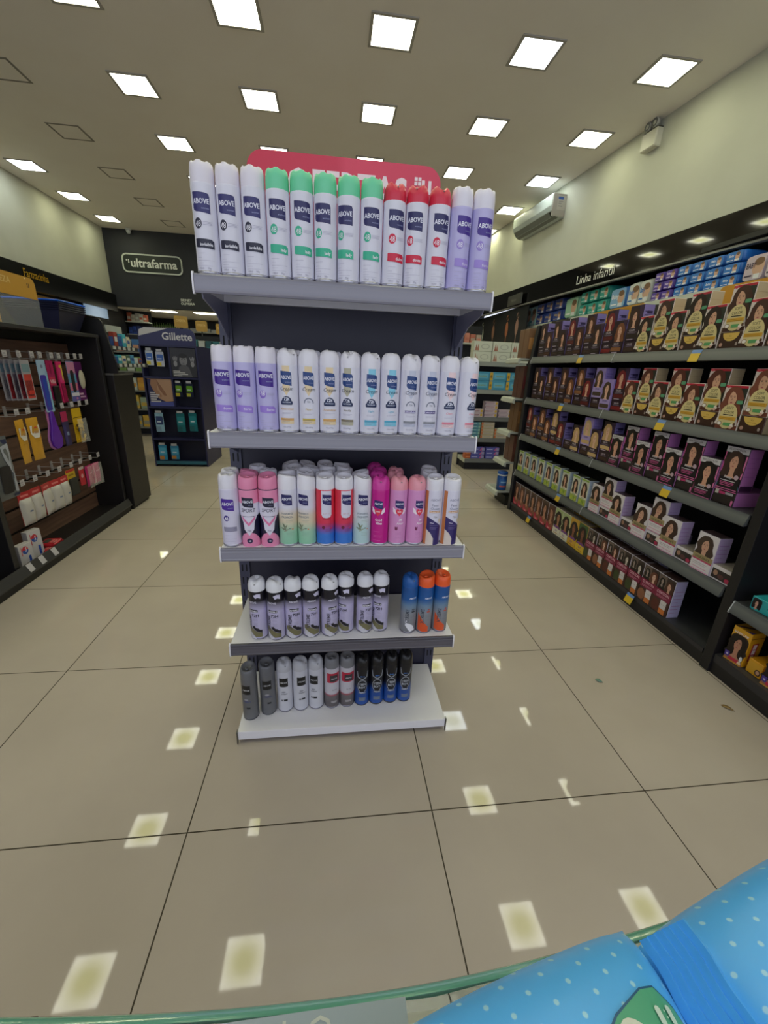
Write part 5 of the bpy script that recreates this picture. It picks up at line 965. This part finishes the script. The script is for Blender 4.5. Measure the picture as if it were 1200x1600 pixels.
for k, (y, z, r_) in enumerate(((2.80, .0685, .2), (2.90, .0685, -.15), (2.86, .0935, .1))):
    g = G(); g.cbox(-.05, .05, -.085 / 1.6, .085 / 1.6, 0, .024, M('#b02430', .3), .006); g.art([(rrect(-.035, -.035, .0, .03, .01), M('#3c4038')), (rect(.008, -.03, .022, .03), M('#d87878')), (rect(.028, -.03, .04, .02), M('#e09090'))], FZ(.024)); tag(g.build('blister_pack', None, (-1.945, y, z), r_), f"red flat blister pack on the base shelf, {['left', 'right', 'upper'][k]} of three", 'blister pack', 'red blister packs')
for k, y in enumerate((2.51, 2.62, 2.745)):
    g = G(); g.face([(.0127, -.022, .114), (.0127, .022, .114), (.0345, .022, .066), (.0345, -.022, .066)], M('#b8b4ba', .5)); g.v = [(a + .0015, b, c + .0015) for a, b, c in g.v]; tag(g.build('price_tag', None, (lx, y, 0)), f"white price tag on the left base rail, {ORD[k]} from the left", 'price tag', 'white base rail price tags')
# things on top of the slatwall gondola
for k in range(5):
    t = thing('shopping_basket', f"dark blue shopping basket, {['topmost with bright blue rim', 'second from the top', 'middle', 'second from the bottom', 'bottom'][k]} of the nested stack", 'basket', (-2.11, 3.64, 1.501 + .0145 * (4 - k) + (0 if k else .0)), 0, 'nested shopping baskets')
    g = G(); c = M('#1a1c38' if k else '#182450', .4); w0, d0, w1, d1, hh = .13, .12, .175, .165, .14
    b_ = [(-w0, -d0, 0), (w0, -d0, 0), (w0, d0, 0), (-w0, d0, 0)]; t_ = [(-w1, -d1, hh), (w1, -d1, hh), (w1, d1, hh), (-w1, d1, hh)]; s_ = .965
    bi = [(x * s_, y * s_, .004) for x, y, z in b_]; ti = [(x * s_, y * s_, hh) for x, y, z in t_]
    g.raw(b_ + t_ + bi + ti, [(3, 2, 1, 0), (0, 1, 5, 4), (1, 2, 6, 5), (2, 3, 7, 6), (3, 0, 4, 7), (8, 9, 10, 11), (9, 8, 12, 13), (10, 9, 13, 14), (11, 10, 14, 15), (8, 11, 15, 12), (4, 5, 13, 12), (5, 6, 14, 13), (6, 7, 15, 14), (7, 4, 12, 15)], c)
    g.build('tub', t)
    g = G(); rm = M('#1560d8' if k == 0 else '#20223c', .3); e = .008
    for p, q in ((0, 1), (1, 2), (2, 3), (3, 0)): g.tube([(t_[p][0] * 1.02, t_[p][1] * 1.02, hh + .0005), (t_[q][0] * 1.02, t_[q][1] * 1.02, hh + .0005)], .0062 if k == 0 else .0045, rm, 8)
    g.build('rim', t)
t = thing('offer_stand', 'orange offer board with clear acrylic holder on the left gondola top', 'sign', (-1.95, 3.00, 1.501))
g = G(); g.prism(rrect(-.5, .17, .285, .295, .04, 6, (0, 0, 1, 0)), FX(.0), .003, M('#b98a30', .4)); g.build('board', t)
g = G(); g.art([(TX('u', .215, .235, .036, 'C', True), M('#4c3220')), (ell(.195, .285, .005, .005, 10), M('#e8dcc0')), (TX('BELEZA', -.02, .235, .035, 'C', True), M('#d0b070'))], FX(.003)); g.build('lettering', t)
G().box(-.001, .001, -.5, .295, 0, .1745, clear_film('acrylic', '#d8dce0', .12, .06)).build('acrylic_holder', t)
g = G(); g.cbox(-.05, .05, -.28, .10, 0, .085, M('#b88838', .5), .004); tag(g.build('product_tray', None, (-2.12, 3.0, 1.501)), 'low orange tray behind the clear acrylic holder', 'tray')
# checkout counter and its display
ck = thing('checkout_counter', 'plain black counter block at the end of the left gondola', 'counter', (-1.835, 3.87, 0))
G().box(-.85, 0, 0, .36, .03, 1.19, M('#1a1718', .4)).build('body', ck, bevel=.003)
G().box(-.85, -.02, .01, .35, 0, .03, M('#0c0b0b', .5)).build('plinth', ck)
G().box(-.86, .004, -.004, .368, 1.1905, 1.205, M('#5c5a5a', .4)).build('top_edge', ck)
cdsp = thing('counter_display', 'black tiered display with sloping side standing on the checkout counter', 'display stand', (-1.82, 3.88, 1.2055))
G().prism([(-.42, 0), (.02, 0), (.02, .08), (-.04, .395), (-.06, .42), (-.42, .42)], lambda u, v, w: (u, w, v), .02, M('#121114', .45)).build('side_panel', cdsp)
G().box(-.42, -.39, .0205, .62, 0, .45, M('#16161a', .5)).build('back_panel', cdsp)
for k, (x, z) in enumerate(((.015, .07), (-.055, .21))):
    sh = G().box(-.388, x - .0, .021, .62, z - .012, z - .0005, M('#202024', .4)).build('shelf', cdsp)
    G().box(x + .0005, x + .004, .021, .62, z - .02, z + .012, M('#3c3c40', .4)).build('price_rail', sh)
    g = G()
    for j in range(6): g.box(x + .0045, x + .006, .05 + j * .09, .10 + j * .09, z - .016, z + .010, M('#aeb0b0', .5))
    g.build('price_strip', sh)
G().box(-.15, -.14, .27, .55, .335, .395, M('#aab0ae', .4)).build('header', cdsp)
random.seed(3)
cl = ['#2c5c9c', '#b8c4c8', '#3ca0b8', '#8c5040', '#c8c0a8', '#1c3c80', '#506c5c', '#984034', '#4888b0']
for k, (x, z, hs) in enumerate(((-.03, 1.2755, .10), (-.11, 1.4155, .13))):
    for j in range(7):
        h = hs * random.uniform(.6, 1.0); g = G(); g.cbox(-.02, .02, -.032, .032, 0, h, M(cl[(j * 2 + k) % 9], .4), .002); g.art([(rect(-.024, h * .4, .024, h * .7), M('#c4ccd0' if j % 2 else '#28488c'))], FX(.02))
        tag(g.build('medicine_box', None, (-1.82 + x - .0, 3.95 + j * .078, z)), f"small {['blue', 'pale', 'teal', 'brown', 'cream', 'navy', 'green grey', 'rust', 'sky blue'][(j * 2 + k) % 9]} box on the {'lower' if k == 0 else 'upper'} tier of the counter display, {ORD[j]} from front", 'box', 'boxes on the counter display')
# razor display
gd = thing('razor_display', 'tall navy Gillette razor stand with posters and hanging packs'.replace('Gillette ', ''), 'display stand', (-1.99, 5.62, 0))
nv = M('#23244a', .4); nvd = M('#14152e', .5); hw2 = .315
g = G(); g.box(-hw2, hw2, .14, .70, 0, 1.50, nvd); g.build('core', gd)
for s in (-1, 1):
    g = G(); g.prism([(0, 0), (0, 1.50), (.70, 1.50), (.70, 0)], lambda u, v, w: (s * (hw2 - .0) - s * w, u, v), .018, nv); g.v = [(x * 1.0 + s * .0185, y, z) for x, y, z in g.v]; g.build('side_panel', gd)
g = G(); a_ = rrect(-hw2 - .01, 1.50, hw2 + .01, 1.69, .08, 6, (0, 0, 1, 1)); g.prism(a_, FY(.03), .03, M('#2b2c58', .4)); g.art([([(-hw2, 1.59), (-hw2 + .01, 1.66), (-hw2 + .07, 1.687), (.02, 1.687), (-.08, 1.655)], M('#b8b6b8'))], FY(0)); hd = g.build('header', gd)
g = G(); g.art([(TX('Gillette', .12, 1.56, .085, 'C', True, 1.0, maxw=.37), M('#c4c2c8'))], FY(-.0005)); g.build('lettering', hd)
zs = [1.50, 1.13, .77, .37, .06]
for z in zs: G().box(-hw2 + .0005, hw2 - .0005, -.004, .139, z - .022, z, nv).build('shelf', gd)
G().box(-.01, .01, .0, .139, .7705, 1.4775, nv).build('divider', gd)
G().box(-hw2 + .001, hw2 - .001, -.008, -.0045, .03, .075, M('#2c6478', .4)).build('base_strip', gd)
g = G(); g.prism(rect(.012, 1.135, .308, 1.472), FY(.012), .006, M('#34343c', .4)); sk = '#7c7c84'
ops = [(ell(.16, 1.33, .045, .065, 18), M(sk, .6)), (ell(.16, 1.385, .05, .028, 14), M('#2a2a30')), ([(.08, 1.14), (.10, 1.25), (.14, 1.28), (.18, 1.28), (.22, 1.25), (.25, 1.14)], M('#54545c')), (ell(.145, 1.34, .008, .005, 8), M('#222228')), (ell(.177, 1.34, .008, .005, 8), M('#222228')), (rect(.148, 1.295, .172, 1.30), M('#3a3a40'))]
for cx_, s in ((.065, -1), (.265, 1)):
    ops += [(ell(cx_, 1.29, .022, .035, 12), M('#8c8c94'))] + [(ell(cx_ + (i - 1.5) * .012 * 1.1, 1.345 + (.008 if i in (1, 2) else 0), .005, .028, 8, rot=-(i - 1.5) * .12), M('#8c8c94')) for i in range(4)]
ops += [(rect(.03, 1.20 - i * .018, .03 + l, 1.209 - i * .018), M('#c8c8cc')) for i, l in enumerate((.08, .14, .17, .10))]
g.art(ops, FY(.006)); g.build('poster', gd)
g = G(); g.prism(rect(-.295, .775, -.012, 1.105), FY(.012), .006, M('#b08c74', .5))
g.art([([(-.295, .80), (-.295, 1.10), (-.24, 1.10), (-.25, 1.0), (-.18, .87), (-.10, .83), (-.012, .84), (-.012, .80)], M('#2b2c58')), ([(-.25, 1.10), (-.18, 1.10), (-.19, .98), (-.14, .90), (-.16, .88), (-.24, .97), (-.265, 1.04)], M('#a07860')), ([(-.19, 1.10), (-.17, .99), (-.12, .91), (-.08, .9), (-.10, .95)], M('#8c6450')), (rect(-.295, .775, -.012, .83), M('#4c54a0'))] + [(rect(-.28, .93 - i * .026, -.28 + l, .945 - i * .026), M('#c4c2cc')) for i, l in enumerate((.06, .11, .09, .07, .12))], FY(.006)); g.build('poster', gd)
def blister(label, x, z1, w, h, c1, c2, c3, tiltx=0):
    t = thing('razor_pack', label, 'razor pack', (-1.99 + x, 5.645, z1), tiltx)
    g = G(); g.prism(rrect(-w / 2, -h, w / 2, 0, .006), FY(.002), .004, M(c1, .35)); g.art([(rrect(-w * .42, -h * .62, w * .42, -h * .18, .01), M(c2, .3)), (rect(-w * .46, -h * .96, w * .1, -h * .72), M(c3)), (rect(-w * .3, -h * .5, w * .2, -h * .44), M('#c8d4e0'))], FY(-.002)); g.build('card', t)
    G().box(-w * .35, w * .35, -.012, -.0095, .002, .03, M('#b4b4bc', .5)).build('price_tag', t)
    G().tube([(0, -.010, .016), (0, .11, .016)], .003, M('#6c6c74', .3, .8), 6).build('hook', t)
blister('blue and white razor pack in the top left cell, left one', -.235, 1.43, .085, .17, '#b8c0d0', '#2c5cb0', '#c8b830')
blister('blue and white razor pack in the top left cell, right one', -.115, 1.42, .09, .17, '#b4b8c8', '#2c58ac', '#c8b030')
blister('green razor pack in the middle right cell, left one', .06, 1.06, .085, .165, '#18203c', '#6c9c2c', '#b8a828')
blister('green razor pack in the middle right cell, right one', .19, 1.06, .085, .165, '#18203c', '#5c9424', '#a8a82c')
blister('white and blue razor pack alone at the left of the third row', -.22, .69, .10, .24, '#8cb4cc', '#24386c', '#7c98b4')
blister('teal razor pack in the third row, left one', .04, .69, .105, .235, '#1c6c78', '#2c8490', '#205c64', -.1)
blister('teal razor pack in the third row, right one', .19, .70, .10, .235, '#1c6c78', '#2c8490', '#205c64', -.1)
blister('sky blue and orange razor pack at the left of the lowest row', -.23, .28, .10, .20, '#2c8cb8', '#48a8cc', '#c88438')
blister('sky blue and orange razor pack beside the lowest left one', -.08, .27, .10, .18, '#3484b0', '#50a0c4', '#c88438')

# ------------------------------------------------------------------ left wall under the fascia, screen and posters
def wallbox(name, label, cat, y0, y1, z0, z1, m, ops=()):
    t = thing(name, label, cat, (-6.19, (y0 + y1) / 2, z0)); h = z1 - z0; w = y1 - y0
    G().box(0, .05, -w / 2, w / 2, 0, h, M('#141416', .4)).build('frame', t)
    g = G(); g.box(.0502, .053, -w / 2 + .02, w / 2 - .02, .02, h - .02, m if not isinstance(m, str) else M(m, .4)); g.art(list(ops), FX(.053, 0, 0)); g.build('panel', t)
wallbox('wall_poster', 'orange poster on the left wall above the baskets', 'poster', 10.15, 11.0, 1.85, 2.52, '#b88830', [(TX('Teste', -.1, .15, .08, 'C', True), M('#e0c080')), (rect(.15, .05, .22, .35), M('#d8c898'))])
wallbox('wall_poster', 'maroon poster with pale lettering on the left wall', 'poster', 11.1, 12.1, 1.75, 2.52, '#4c1c20', [(TX('Farmacia', 0, .22, .10, 'C', True), M('#a89890')), (rect(.3, .2, .34, .4), M('#b8a8a0'))])
scr = emit_mat('screen_glow', '#a8bccc', '#6c8498', .55, .55)
t = thing('wall_screen', 'glowing pale blue television on the left wall', 'television', (-6.0, 12.32, 2.27))
G().box(-.02, .02, -.58, .58, 0, .40, M('#0c0c0e', .3)).build('bezel', t)
g = G(); g.box(.0205, .022, -.56, .56, .02, .38, scr); g.v = [(x, y, z) for x, y, z in g.v]; s_ = g.build('screen', t)
# ------------------------------------------------------------------ shelves of the pharmacy at the very back
def farunit(label, x0, x1, y, zs, d=.35, side=None):
    t = thing('pharmacy_shelf', label, 'shelving unit', (x0, y, 0)); w = x1 - x0
    G().box(0, w, d - .02, d, 0, max(zs) + .35, M('#1a1b1e', .6)).build('back_panel', t)
    for z in zs: G().box(0, w, 0, d - .0205, z - .03, z - .001, M('#b4b8ae', .4)).build('shelf', t)
    for x in (0, w): G().box(x - .02, x, .0, d - .021, 0.0, min(zs) - .031, M('#222226', .5)).build('leg', t)
    return t
def goods(x0, x1, y, z, cols, hmax, name, desc, n, bottle=False, group='goods'):
    for i in range(n):
        w = (x1 - x0) / n * .86; h = hmax * random.uniform(.75, 1); c = cols[i % len(cols)]; g = G()
        if bottle: g.lathe([(w * .42, 0), (w * .45, .01), (w * .45, h * .65), (w * .2, h * .8), (w * .2, h)], M(c, .3), 12); g.art([(rect(-w * .3, h * .2, w * .3, h * .5), M('#c8ccb8'))], FY(-w * .46))
        else: g.cbox(-w / 2, w / 2, -.06, .06, 0, h, M(c, .5), .003); g.art([(rect(-w * .4, h * .25, w * .4, h * .55), M(cols[(i + 1) % len(cols)]))], FY(-.06))
        tag(g.build(name, None, (x0 + (i + .5) * (x1 - x0) / n, y, z)), f"{desc}, {ORD[i]} from the left", name.replace('_', ' '), group)
farunit('long pharmacy shelf across the back room', -6.35, -3.0, 16.2, (2.28, 1.95, 1.55, 1.15, .75))
goods(-6.3, -5.3, 16.35, 2.28, ['#6c9450', '#88a868'], .26, 'green_bottle', 'green bottle on the top shelf of the back room', 14, True, 'green bottles')
goods(-5.2, -3.1, 16.35, 2.28, ['#b8bcb4', '#a8b0b4', '#c4c0b8'], .12, 'medicine_box', 'low pale box on the top shelf of the back room', 9, False, 'pale boxes at the back')
goods(-6.3, -3.1, 16.35, 1.95, ['#a8b8bc', '#b4b0a4', '#7c98b4', '#b86c5c', '#c0c4bc'], .22, 'medicine_box', 'medicine box on the second shelf of the back room', 16, False, 'boxes on the second back shelf')
goods(-6.3, -3.1, 16.35, 1.55, ['#b0a890', '#7c8c98', '#a05c48', '#88a0a8'], .24, 'medicine_box', 'medicine box on the third shelf of the back room', 14, False, 'boxes on the third back shelf')
farunit('left pharmacy shelf beyond the glowing television', -6.18, -5.55, 14.3, (2.38, 2.02, 1.68, 1.35, 1.0))
for z, cs_, nm in ((2.38, ['#a8543c', '#b8b0a0', '#9c9890', '#b8bcb0'], 'top'), (2.02, ['#1c3474', '#24408c', '#1c2c60'], 'second'), (1.68, ['#a85038', '#b8b4a0', '#b06848'], 'third'), (1.35, ['#3c88a4', '#b8bcb0', '#5c8cac', '#28487c'], 'fourth')):
    goods(-6.15, -5.58, 14.42, z, cs_, .24, 'medicine_box', f"medicine box on the {nm} shelf beyond the television", 5, False, f"boxes on the {nm} left back shelf")
def aisle(label, x0, x1, y0, y1, zs, top):
    t = thing('aisle_gondola', label, 'shelving unit', (x0, y0, 0)); w = x1 - x0
    G().box(0, w, .24, .27, 0, top, M('#15151a', .6)).build('back_panel', t); G().box(w + .0005, w + .02, 0, .5, 0, top, M('#16161b', .5)).build('end_panel', t); G().box(-.02, -.0005, 0, .5, 0, top, M('#16161b', .5)).build('end_panel', t)
    for z in zs: G().box(0, w, 0, .239, z - .025, z - .001, M('#74766e', .4)).build('shelf', t)
aisle('dark aisle gondola seen between the counter and the razor stand', -3.72, -3.02, 8.0, 9, (.16, .48, .80, 1.12, 1.44), 1.72)
for z, cs_, nm in ((.16, ['#c8a038', '#8c8c80'], 'lowest'), (.48, ['#8c9c84', '#c0a040'], 'second'), (.80, ['#c89830', '#b8bcb0', '#c08830'], 'third'), (1.12, ['#6c8c48', '#b8bcb0'], 'fourth'), (1.44, ['#b8886c', '#a8b0b4', '#3c6ca0'], 'top')):
    goods(-3.7, -3.04, 8.1, z, cs_, .24, 'product_box', f"product on the {nm} shelf left of the razor stand", 5, False, f"products on the {nm} shelf left of the razor stand")
aisle('dark aisle gondola seen between the razor stand and the cans', -2.30, -1.70, 7.4, 9, (.16, .48, .80, 1.12, 1.44), 1.72)
for z, cs_, nm in ((.16, ['#8c9088', '#2c2c34'], 'lowest'), (.48, ['#a0a49c', '#3c3c44'], 'second'), (.80, ['#8c8c84', '#a09c90'], 'third'), (1.12, ['#9ca8a0', '#787c78'], 'fourth'), (1.44, ['#2c6c74', '#b0b4b0', '#1c4c54'], 'top')):
    goods(-2.28, -1.72, 7.5, z, cs_, .24, 'product_box', f"product on the {nm} shelf right of the razor stand", 5, False, f"products on the {nm} shelf right of the razor stand")
for k, (x, z, w, h) in enumerate(((-3.05, 1.95, .25, .22), (-2.66, 1.90, .22, .20), (-2.28, 1.86, .2, .20))):
    t = thing('offer_flag', f"small yellow offer board above the aisle shelves, {ORD[k]} from the left", 'sign', (x, 9.5, 0), .35)
    G().prism(rrect(-w / 2, z, w / 2, z + h, .03), FY(.002), .004, M('#b08a30', .4)).build('board', t)
    G().box(-.012, .012, .0025, .006, 0, z + .05, M('#2a2a2c')).build('pole', t)
    g = G(); g.art([(TX('OFERTA', 0, z + h * .5, h * .2, 'C', True, maxw=w * .7), M('#d8b468'))], FY(-.002)); g.build('lettering', t)
# shelving seen between gondola posts beyond on the right, salmon boxes
farunit('far shelf of salmon coloured boxes right of the promotion gondola', 1.9, 3.2, 9.0, (1.92, 1.55, 1.1))
goods(1.95, 3.1, 9.1, 1.92, ['#c07c68', '#b86c58', '#a89888'], .20, 'product_box', 'salmon box on the far shelf right of the gondola', 9, False, 'salmon boxes')

# ------------------------------------------------------------------ near the camera: glass counter shelf and wipes packs
gl = thing('glass_shelf', 'glass counter shelf with polished green edge along the bottom', 'glass shelf', (0.05, -.1095, 1.03))
pts = [(-.42, -.22), (.40, -.22), (.40, .262), (.25, .243), (.12, .226), (0, .217), (-.1, .2185), (-.2, .226), (-.42, .25)]
g = G(); g.prism([(x, y) for x, y in pts], lambda u, v, w: (u, v, w), .0138, glass_mat('clear_glass', '#dfeee8', 0.0, 1.12)); g.build('plate', gl)
e_ = []
edge = pts[2:]
em, nt_, bb_ = nodemat('green_glass_edge'); bb_.inputs['Base Color'].default_value = lin('#63a594'); bb_.inputs['Roughness'].default_value = .12; bb_.inputs['Transmission Weight'].default_value = .25; bb_.inputs['IOR'].default_value = 1.4
g = G(); prof = [(0, 0), (.0032, .0006), (.005, .0035), (.0055, .007), (.005, .0105), (.0032, .0134), (0, .014)]
sm = []
for i in range(len(edge) - 1):
    for j in range(6): t_ = j / 6; sm.append((edge[i][0] * (1 - t_) + edge[i + 1][0] * t_, edge[i][1] * (1 - t_) + edge[i + 1][1] * t_))
sm.append(edge[-1])
for _ in range(6): sm = [sm[0]] + [((sm[i - 1][0] + sm[i][0] * 2 + sm[i + 1][0]) / 4, (sm[i - 1][1] + sm[i][1] * 2 + sm[i + 1][1]) / 4) for i in range(1, len(sm) - 1)] + [sm[-1]]
vs = [(x, y + p[0] + .0003, p[1]) for x, y in sm for p in prof]; fs = []
n = len(prof)
for i in range(len(sm) - 1):
    for k in range(n - 1): fs.append((i * n + k, i * n + k + 1, (i + 1) * n + k + 1, (i + 1) * n + k))
g.raw(vs, fs, em, True); g.build('polished_edge', gl)
for x in (-.38, .36): G().box(x - .01, x + .01, -.21, -.19, -1.03, -.0002, M('#8c8c90', .3, .8)).build('leg', gl)
# pale printed strip under the glass
t = thing('printed_strip', 'pale blue-grey printed strip lying on the glass at the bottom left', 'label strip', (-.06, .0, 1.0442))
G().box(-.16, .095, -.16, .1085, 0, .0012, M('#8e9aa6', .5)).build('strip', t)
g = G(); g.art([(TX('P U . L O', .03, .0955, .0115, 'C', False, 1.0), M('#b4b8b4', .5))], FZ(.0012)); g.build('lettering', t)
tt = thing('wooden_stand', 'brown wooden stand corner at the bottom left edge', 'stand', (-.44, .385, 0)); 
G().box(-.35, 0, -.35, 0, .34, .40, noise_mat('brown_board_top', '#4c3528', '#5a4032', 8, .6)).build('top', tt)
for x in (-.33, -.02):
    for y in (-.33, -.02): G().box(x - .015, x + .015, y - .015, y + .015, 0, .3395, M('#3c2a20')).build('leg', tt)
# wipes packs
def polka(name, c1, c2):
    m, nt, b = nodemat(name); L = nt.links.new; N = nt.nodes.new
    tc = N('ShaderNodeTexCoord'); mp = N('ShaderNodeMapping'); L(tc.outputs['Object'], mp.inputs[0]); mp.inputs['Rotation'].default_value = (0, 0, .5); mp.inputs['Scale'].default_value = (92, 92, 0)
    sp = N('ShaderNodeSeparateXYZ'); L(mp.outputs[0], sp.inputs[0])
    fl = N('ShaderNodeMath'); fl.operation = 'FLOOR'; L(sp.outputs[1], fl.inputs[0]); h = N('ShaderNodeMath'); h.operation = 'MULTIPLY'; L(fl.outputs[0], h.inputs[0]); h.inputs[1].default_value = .5
    ad = N('ShaderNodeMath'); ad.operation = 'ADD'; L(sp.outputs[0], ad.inputs[0]); L(h.outputs[0], ad.inputs[1])
    def cen(o):
        f = N('ShaderNodeMath'); f.operation = 'FRACT'; L(o, f.inputs[0]); s = N('ShaderNodeMath'); s.operation = 'SUBTRACT'; L(f.outputs[0], s.inputs[0]); s.inputs[1].default_value = .5; return s
    cb = N('ShaderNodeCombineXYZ'); L(cen(ad.outputs[0]).outputs[0], cb.inputs[0]); L(cen(sp.outputs[1]).outputs[0], cb.inputs[1])
    ln = N('ShaderNodeVectorMath'); ln.operation = 'LENGTH'; L(cb.outputs[0], ln.inputs[0])
    mr = N('ShaderNodeMapRange'); L(ln.outputs['Value'], mr.inputs[0]); mr.inputs[1].default_value = .08; mr.inputs[2].default_value = .125; mr.inputs[3].default_value = 1; mr.inputs[4].default_value = 0
    mx = N('ShaderNodeMix'); mx.data_type = 'RGBA'; L(mr.outputs[0], mx.inputs[0]); mx.inputs[6].default_value = lin(c1); mx.inputs[7].default_value = lin(c2); L(mx.outputs[2], b.inputs['Base Color'])
    b.inputs['Roughness'].default_value = .32
    n = N('ShaderNodeTexNoise'); L(tc.outputs['Object'], n.inputs['Vector']); n.inputs['Scale'].default_value = 28; bp = N('ShaderNodeBump'); bp.inputs['Strength'].default_value = .35; bp.inputs['Distance'].default_value = .004; L(n.outputs[0], bp.inputs['Height']); L(bp.outputs[0], b.inputs['Normal'])
    return m
SK = 0
pk = polka('blue_polka_film', '#56b2ff', '#a4d8fa')
def top(u, v, h): return h * (1 - abs(u) ** 5) ** .55 * (1 - abs(v) ** 3.5) ** .6 * (1 + .05 * math.sin(5 * u + 2 * v))
def wipes(name, label, loc, rz, W, D, h, sealside):
    t = thing(name, label, 'wipes pack', loc, rz); g = G(); vs = []; fs = []; nu, nv = 36, 26
    for sgn in (1, -1):
        b = len(vs)
        for i in range(nv + 1):
            for j in range(nu + 1):
                u = -1 + 2 * j / nu; v = -1 + 2 * i / nv; z = top(u, v, h)
                z0 = .004; vs.append((u * W / 2 * (1 - .03 * abs(v) ** 3), v * D / 2 * (1 - .05 * abs(u) ** 3) + SK * (u - 1) * W / 2, z0 + (z * .8 if sgn > 0 else -min(.0035, z))))
        for i in range(nv):
            for j in range(nu):
                a_ = b + i * (nu + 1) + j; q = (a_, a_ + 1, a_ + nu + 2, a_ + nu + 1); fs.append(q if sgn > 0 else q[::-1])
    g.raw(vs, fs, pk, True); g.build('film', t)
    for s in sealside:
        g = G(); vs = []; fs = []; n = 26
        for k in range(13):
            x = s * (W / 2 - .003 + k * .0017); z = .018 + .0028 * (k % 2) + .0012 * k
            for i in range(n + 1): v = -1 + 2 * i / n; vs.append((x + .0006 * math.sin(i * .9), v * D / 2 * .84 * (.98 if k % 2 else 1) - .004, z + .003 * (1 - v * v)))
        for k in range(12):
            for i in range(n): a_ = k * (n + 1) + i; fs.append((a_, a_ + 1, a_ + n + 2, a_ + n + 1))
        g.raw(vs, fs, M('#56b2ff', .3), False); sl_ = g.build('crimp_seal', t); so = sl_.modifiers.new('thickness', 'SOLIDIFY'); so.thickness = .0006
    return t
SK = .20
w1 = wipes('wipes_pack', 'light blue dotted wipes pack with green sticker in front', (.076, .064, 1.0445), .0, .170, .118, .050, (1,))
SK = 0
z_of = lambda x, y: .004 + .8 * top(max(-1, min(1, x / .085)), max(-1, min(1, (y - .20 * (x - .085)) / .059)), .050)
def frs(u, v, w): return (u, v, z_of(u, v) + .0008 + w)
st = [(.030, -.045), (.030, .000), (.033, .010), (.040, .015), (.058, .023), (.066, .024), (.072, .018), (.0765, .006), (.0785, -.010), (.079, -.045)]
def dense(p, n=4): return [(p[i][0] * (1 - k / n) + p[(i + 1) % len(p)][0] * k / n, p[i][1] * (1 - k / n) + p[(i + 1) % len(p)][1] * k / n) for i in range(len(p)) for k in range(n)]
def strips(poly, m, lvl): # cut both ways so that the print follows the film
    out = []
    for a in slabs(dense(poly, 1), .003):
        for b in slabs([(y, x) for x, y in a], .003): out.append([(x, y) for y, x in b])
    return [(frs, o, m, lvl) for o in out]
g = G()
lay = [(st, M('#2a5c8c', .35)), ([(.030 + (x - .030) * .975 + .0006, y - .0008) for x, y in st], M('#55a888', .35)), (ell(.047, .000, .0095, .0140, 24, rot=.35), M('#d4d8d0', .4)), (ell(.0475, .001, .0060, .0068, 18, PI * .1, PI * 1.05) + ell(.0475, .001, .0049, .0057, 18, PI * .1, PI * 1.05)[::-1], M('#3a3c58')), (ell(.0462, .0, .0006, .0008, 8), M('#4a9a78')), (ell(.0488, .0, .0006, .0008, 8), M('#4a9a78')),
       (rrect(.0595, .0105, .0622, .0168, .0013), M('#c8dcd4')), (rrect(.0655, .0110, .0680, .0172, .0012), M('#c8dcd4')), (ell(.0638, .0152, .0004, .0004, 6), M('#c8dcd4')), (ell(.0638, .0132, .0004, .0004, 6), M('#c8dcd4'))] + [(rect(.0640, .0075 - .0022 * i, .0640 + l, .0082 - .0022 * i), M('#a8ccb8')) for i, l in enumerate((.0055, .0075, .0065, .008))] + [(rect(.0590, .0065 - .0022 * i, .0590 + l, .0072 - .0022 * i), M('#a8ccb8')) for i, l in enumerate((.003, .0035))]
for k, (poly, m) in enumerate(lay):
    for fr_, o, m_, l in strips(poly, m, k): g.raw([frs(x, y, .00018 * k) for x, y in o], [tuple(range(len(o)))], m_)
g.build('sticker', w1)
wipes('wipes_pack', 'second blue dotted wipes pack at the right, tucked under the crimped seal', (.256, .072, 1.0445), .24, .170, .130, .058, (1,))
# litter on the floor
def leaf(label, name, x, y, rz, L, W, c):
    g = G(); p = [(0, 0), (L * .2, W * .5), (L * .5, W * .55), (L * .8, W * .25), (L, 0), (L * .8, -W * .3), (L * .45, -W * .5), (L * .15, -W * .35)]
    g.raw([(u, v, .001 + .004 * math.sin(PI * u / L)) for u, v in p] + [(L * .5, 0, .0065)], [(i, (i + 1) % 8, 8) for i in range(8)], M(c, .6), True); o = g.build(name, None, (x, y, 0), rz); tag(o, label, name.replace('_', ' '))
    so = o.modifiers.new('thickness', 'SOLIDIFY'); so.thickness = .0006
leaf('small grey-green leaf on the tiles in the right aisle', 'fallen_leaf', 1.218, 1.425, -.7, .034, .020, '#6a8a7c')
leaf('small brown dry leaf on the tiles near the right gondola', 'fallen_leaf', 1.69, 1.235, -.9, .05, .020, '#8c7244')
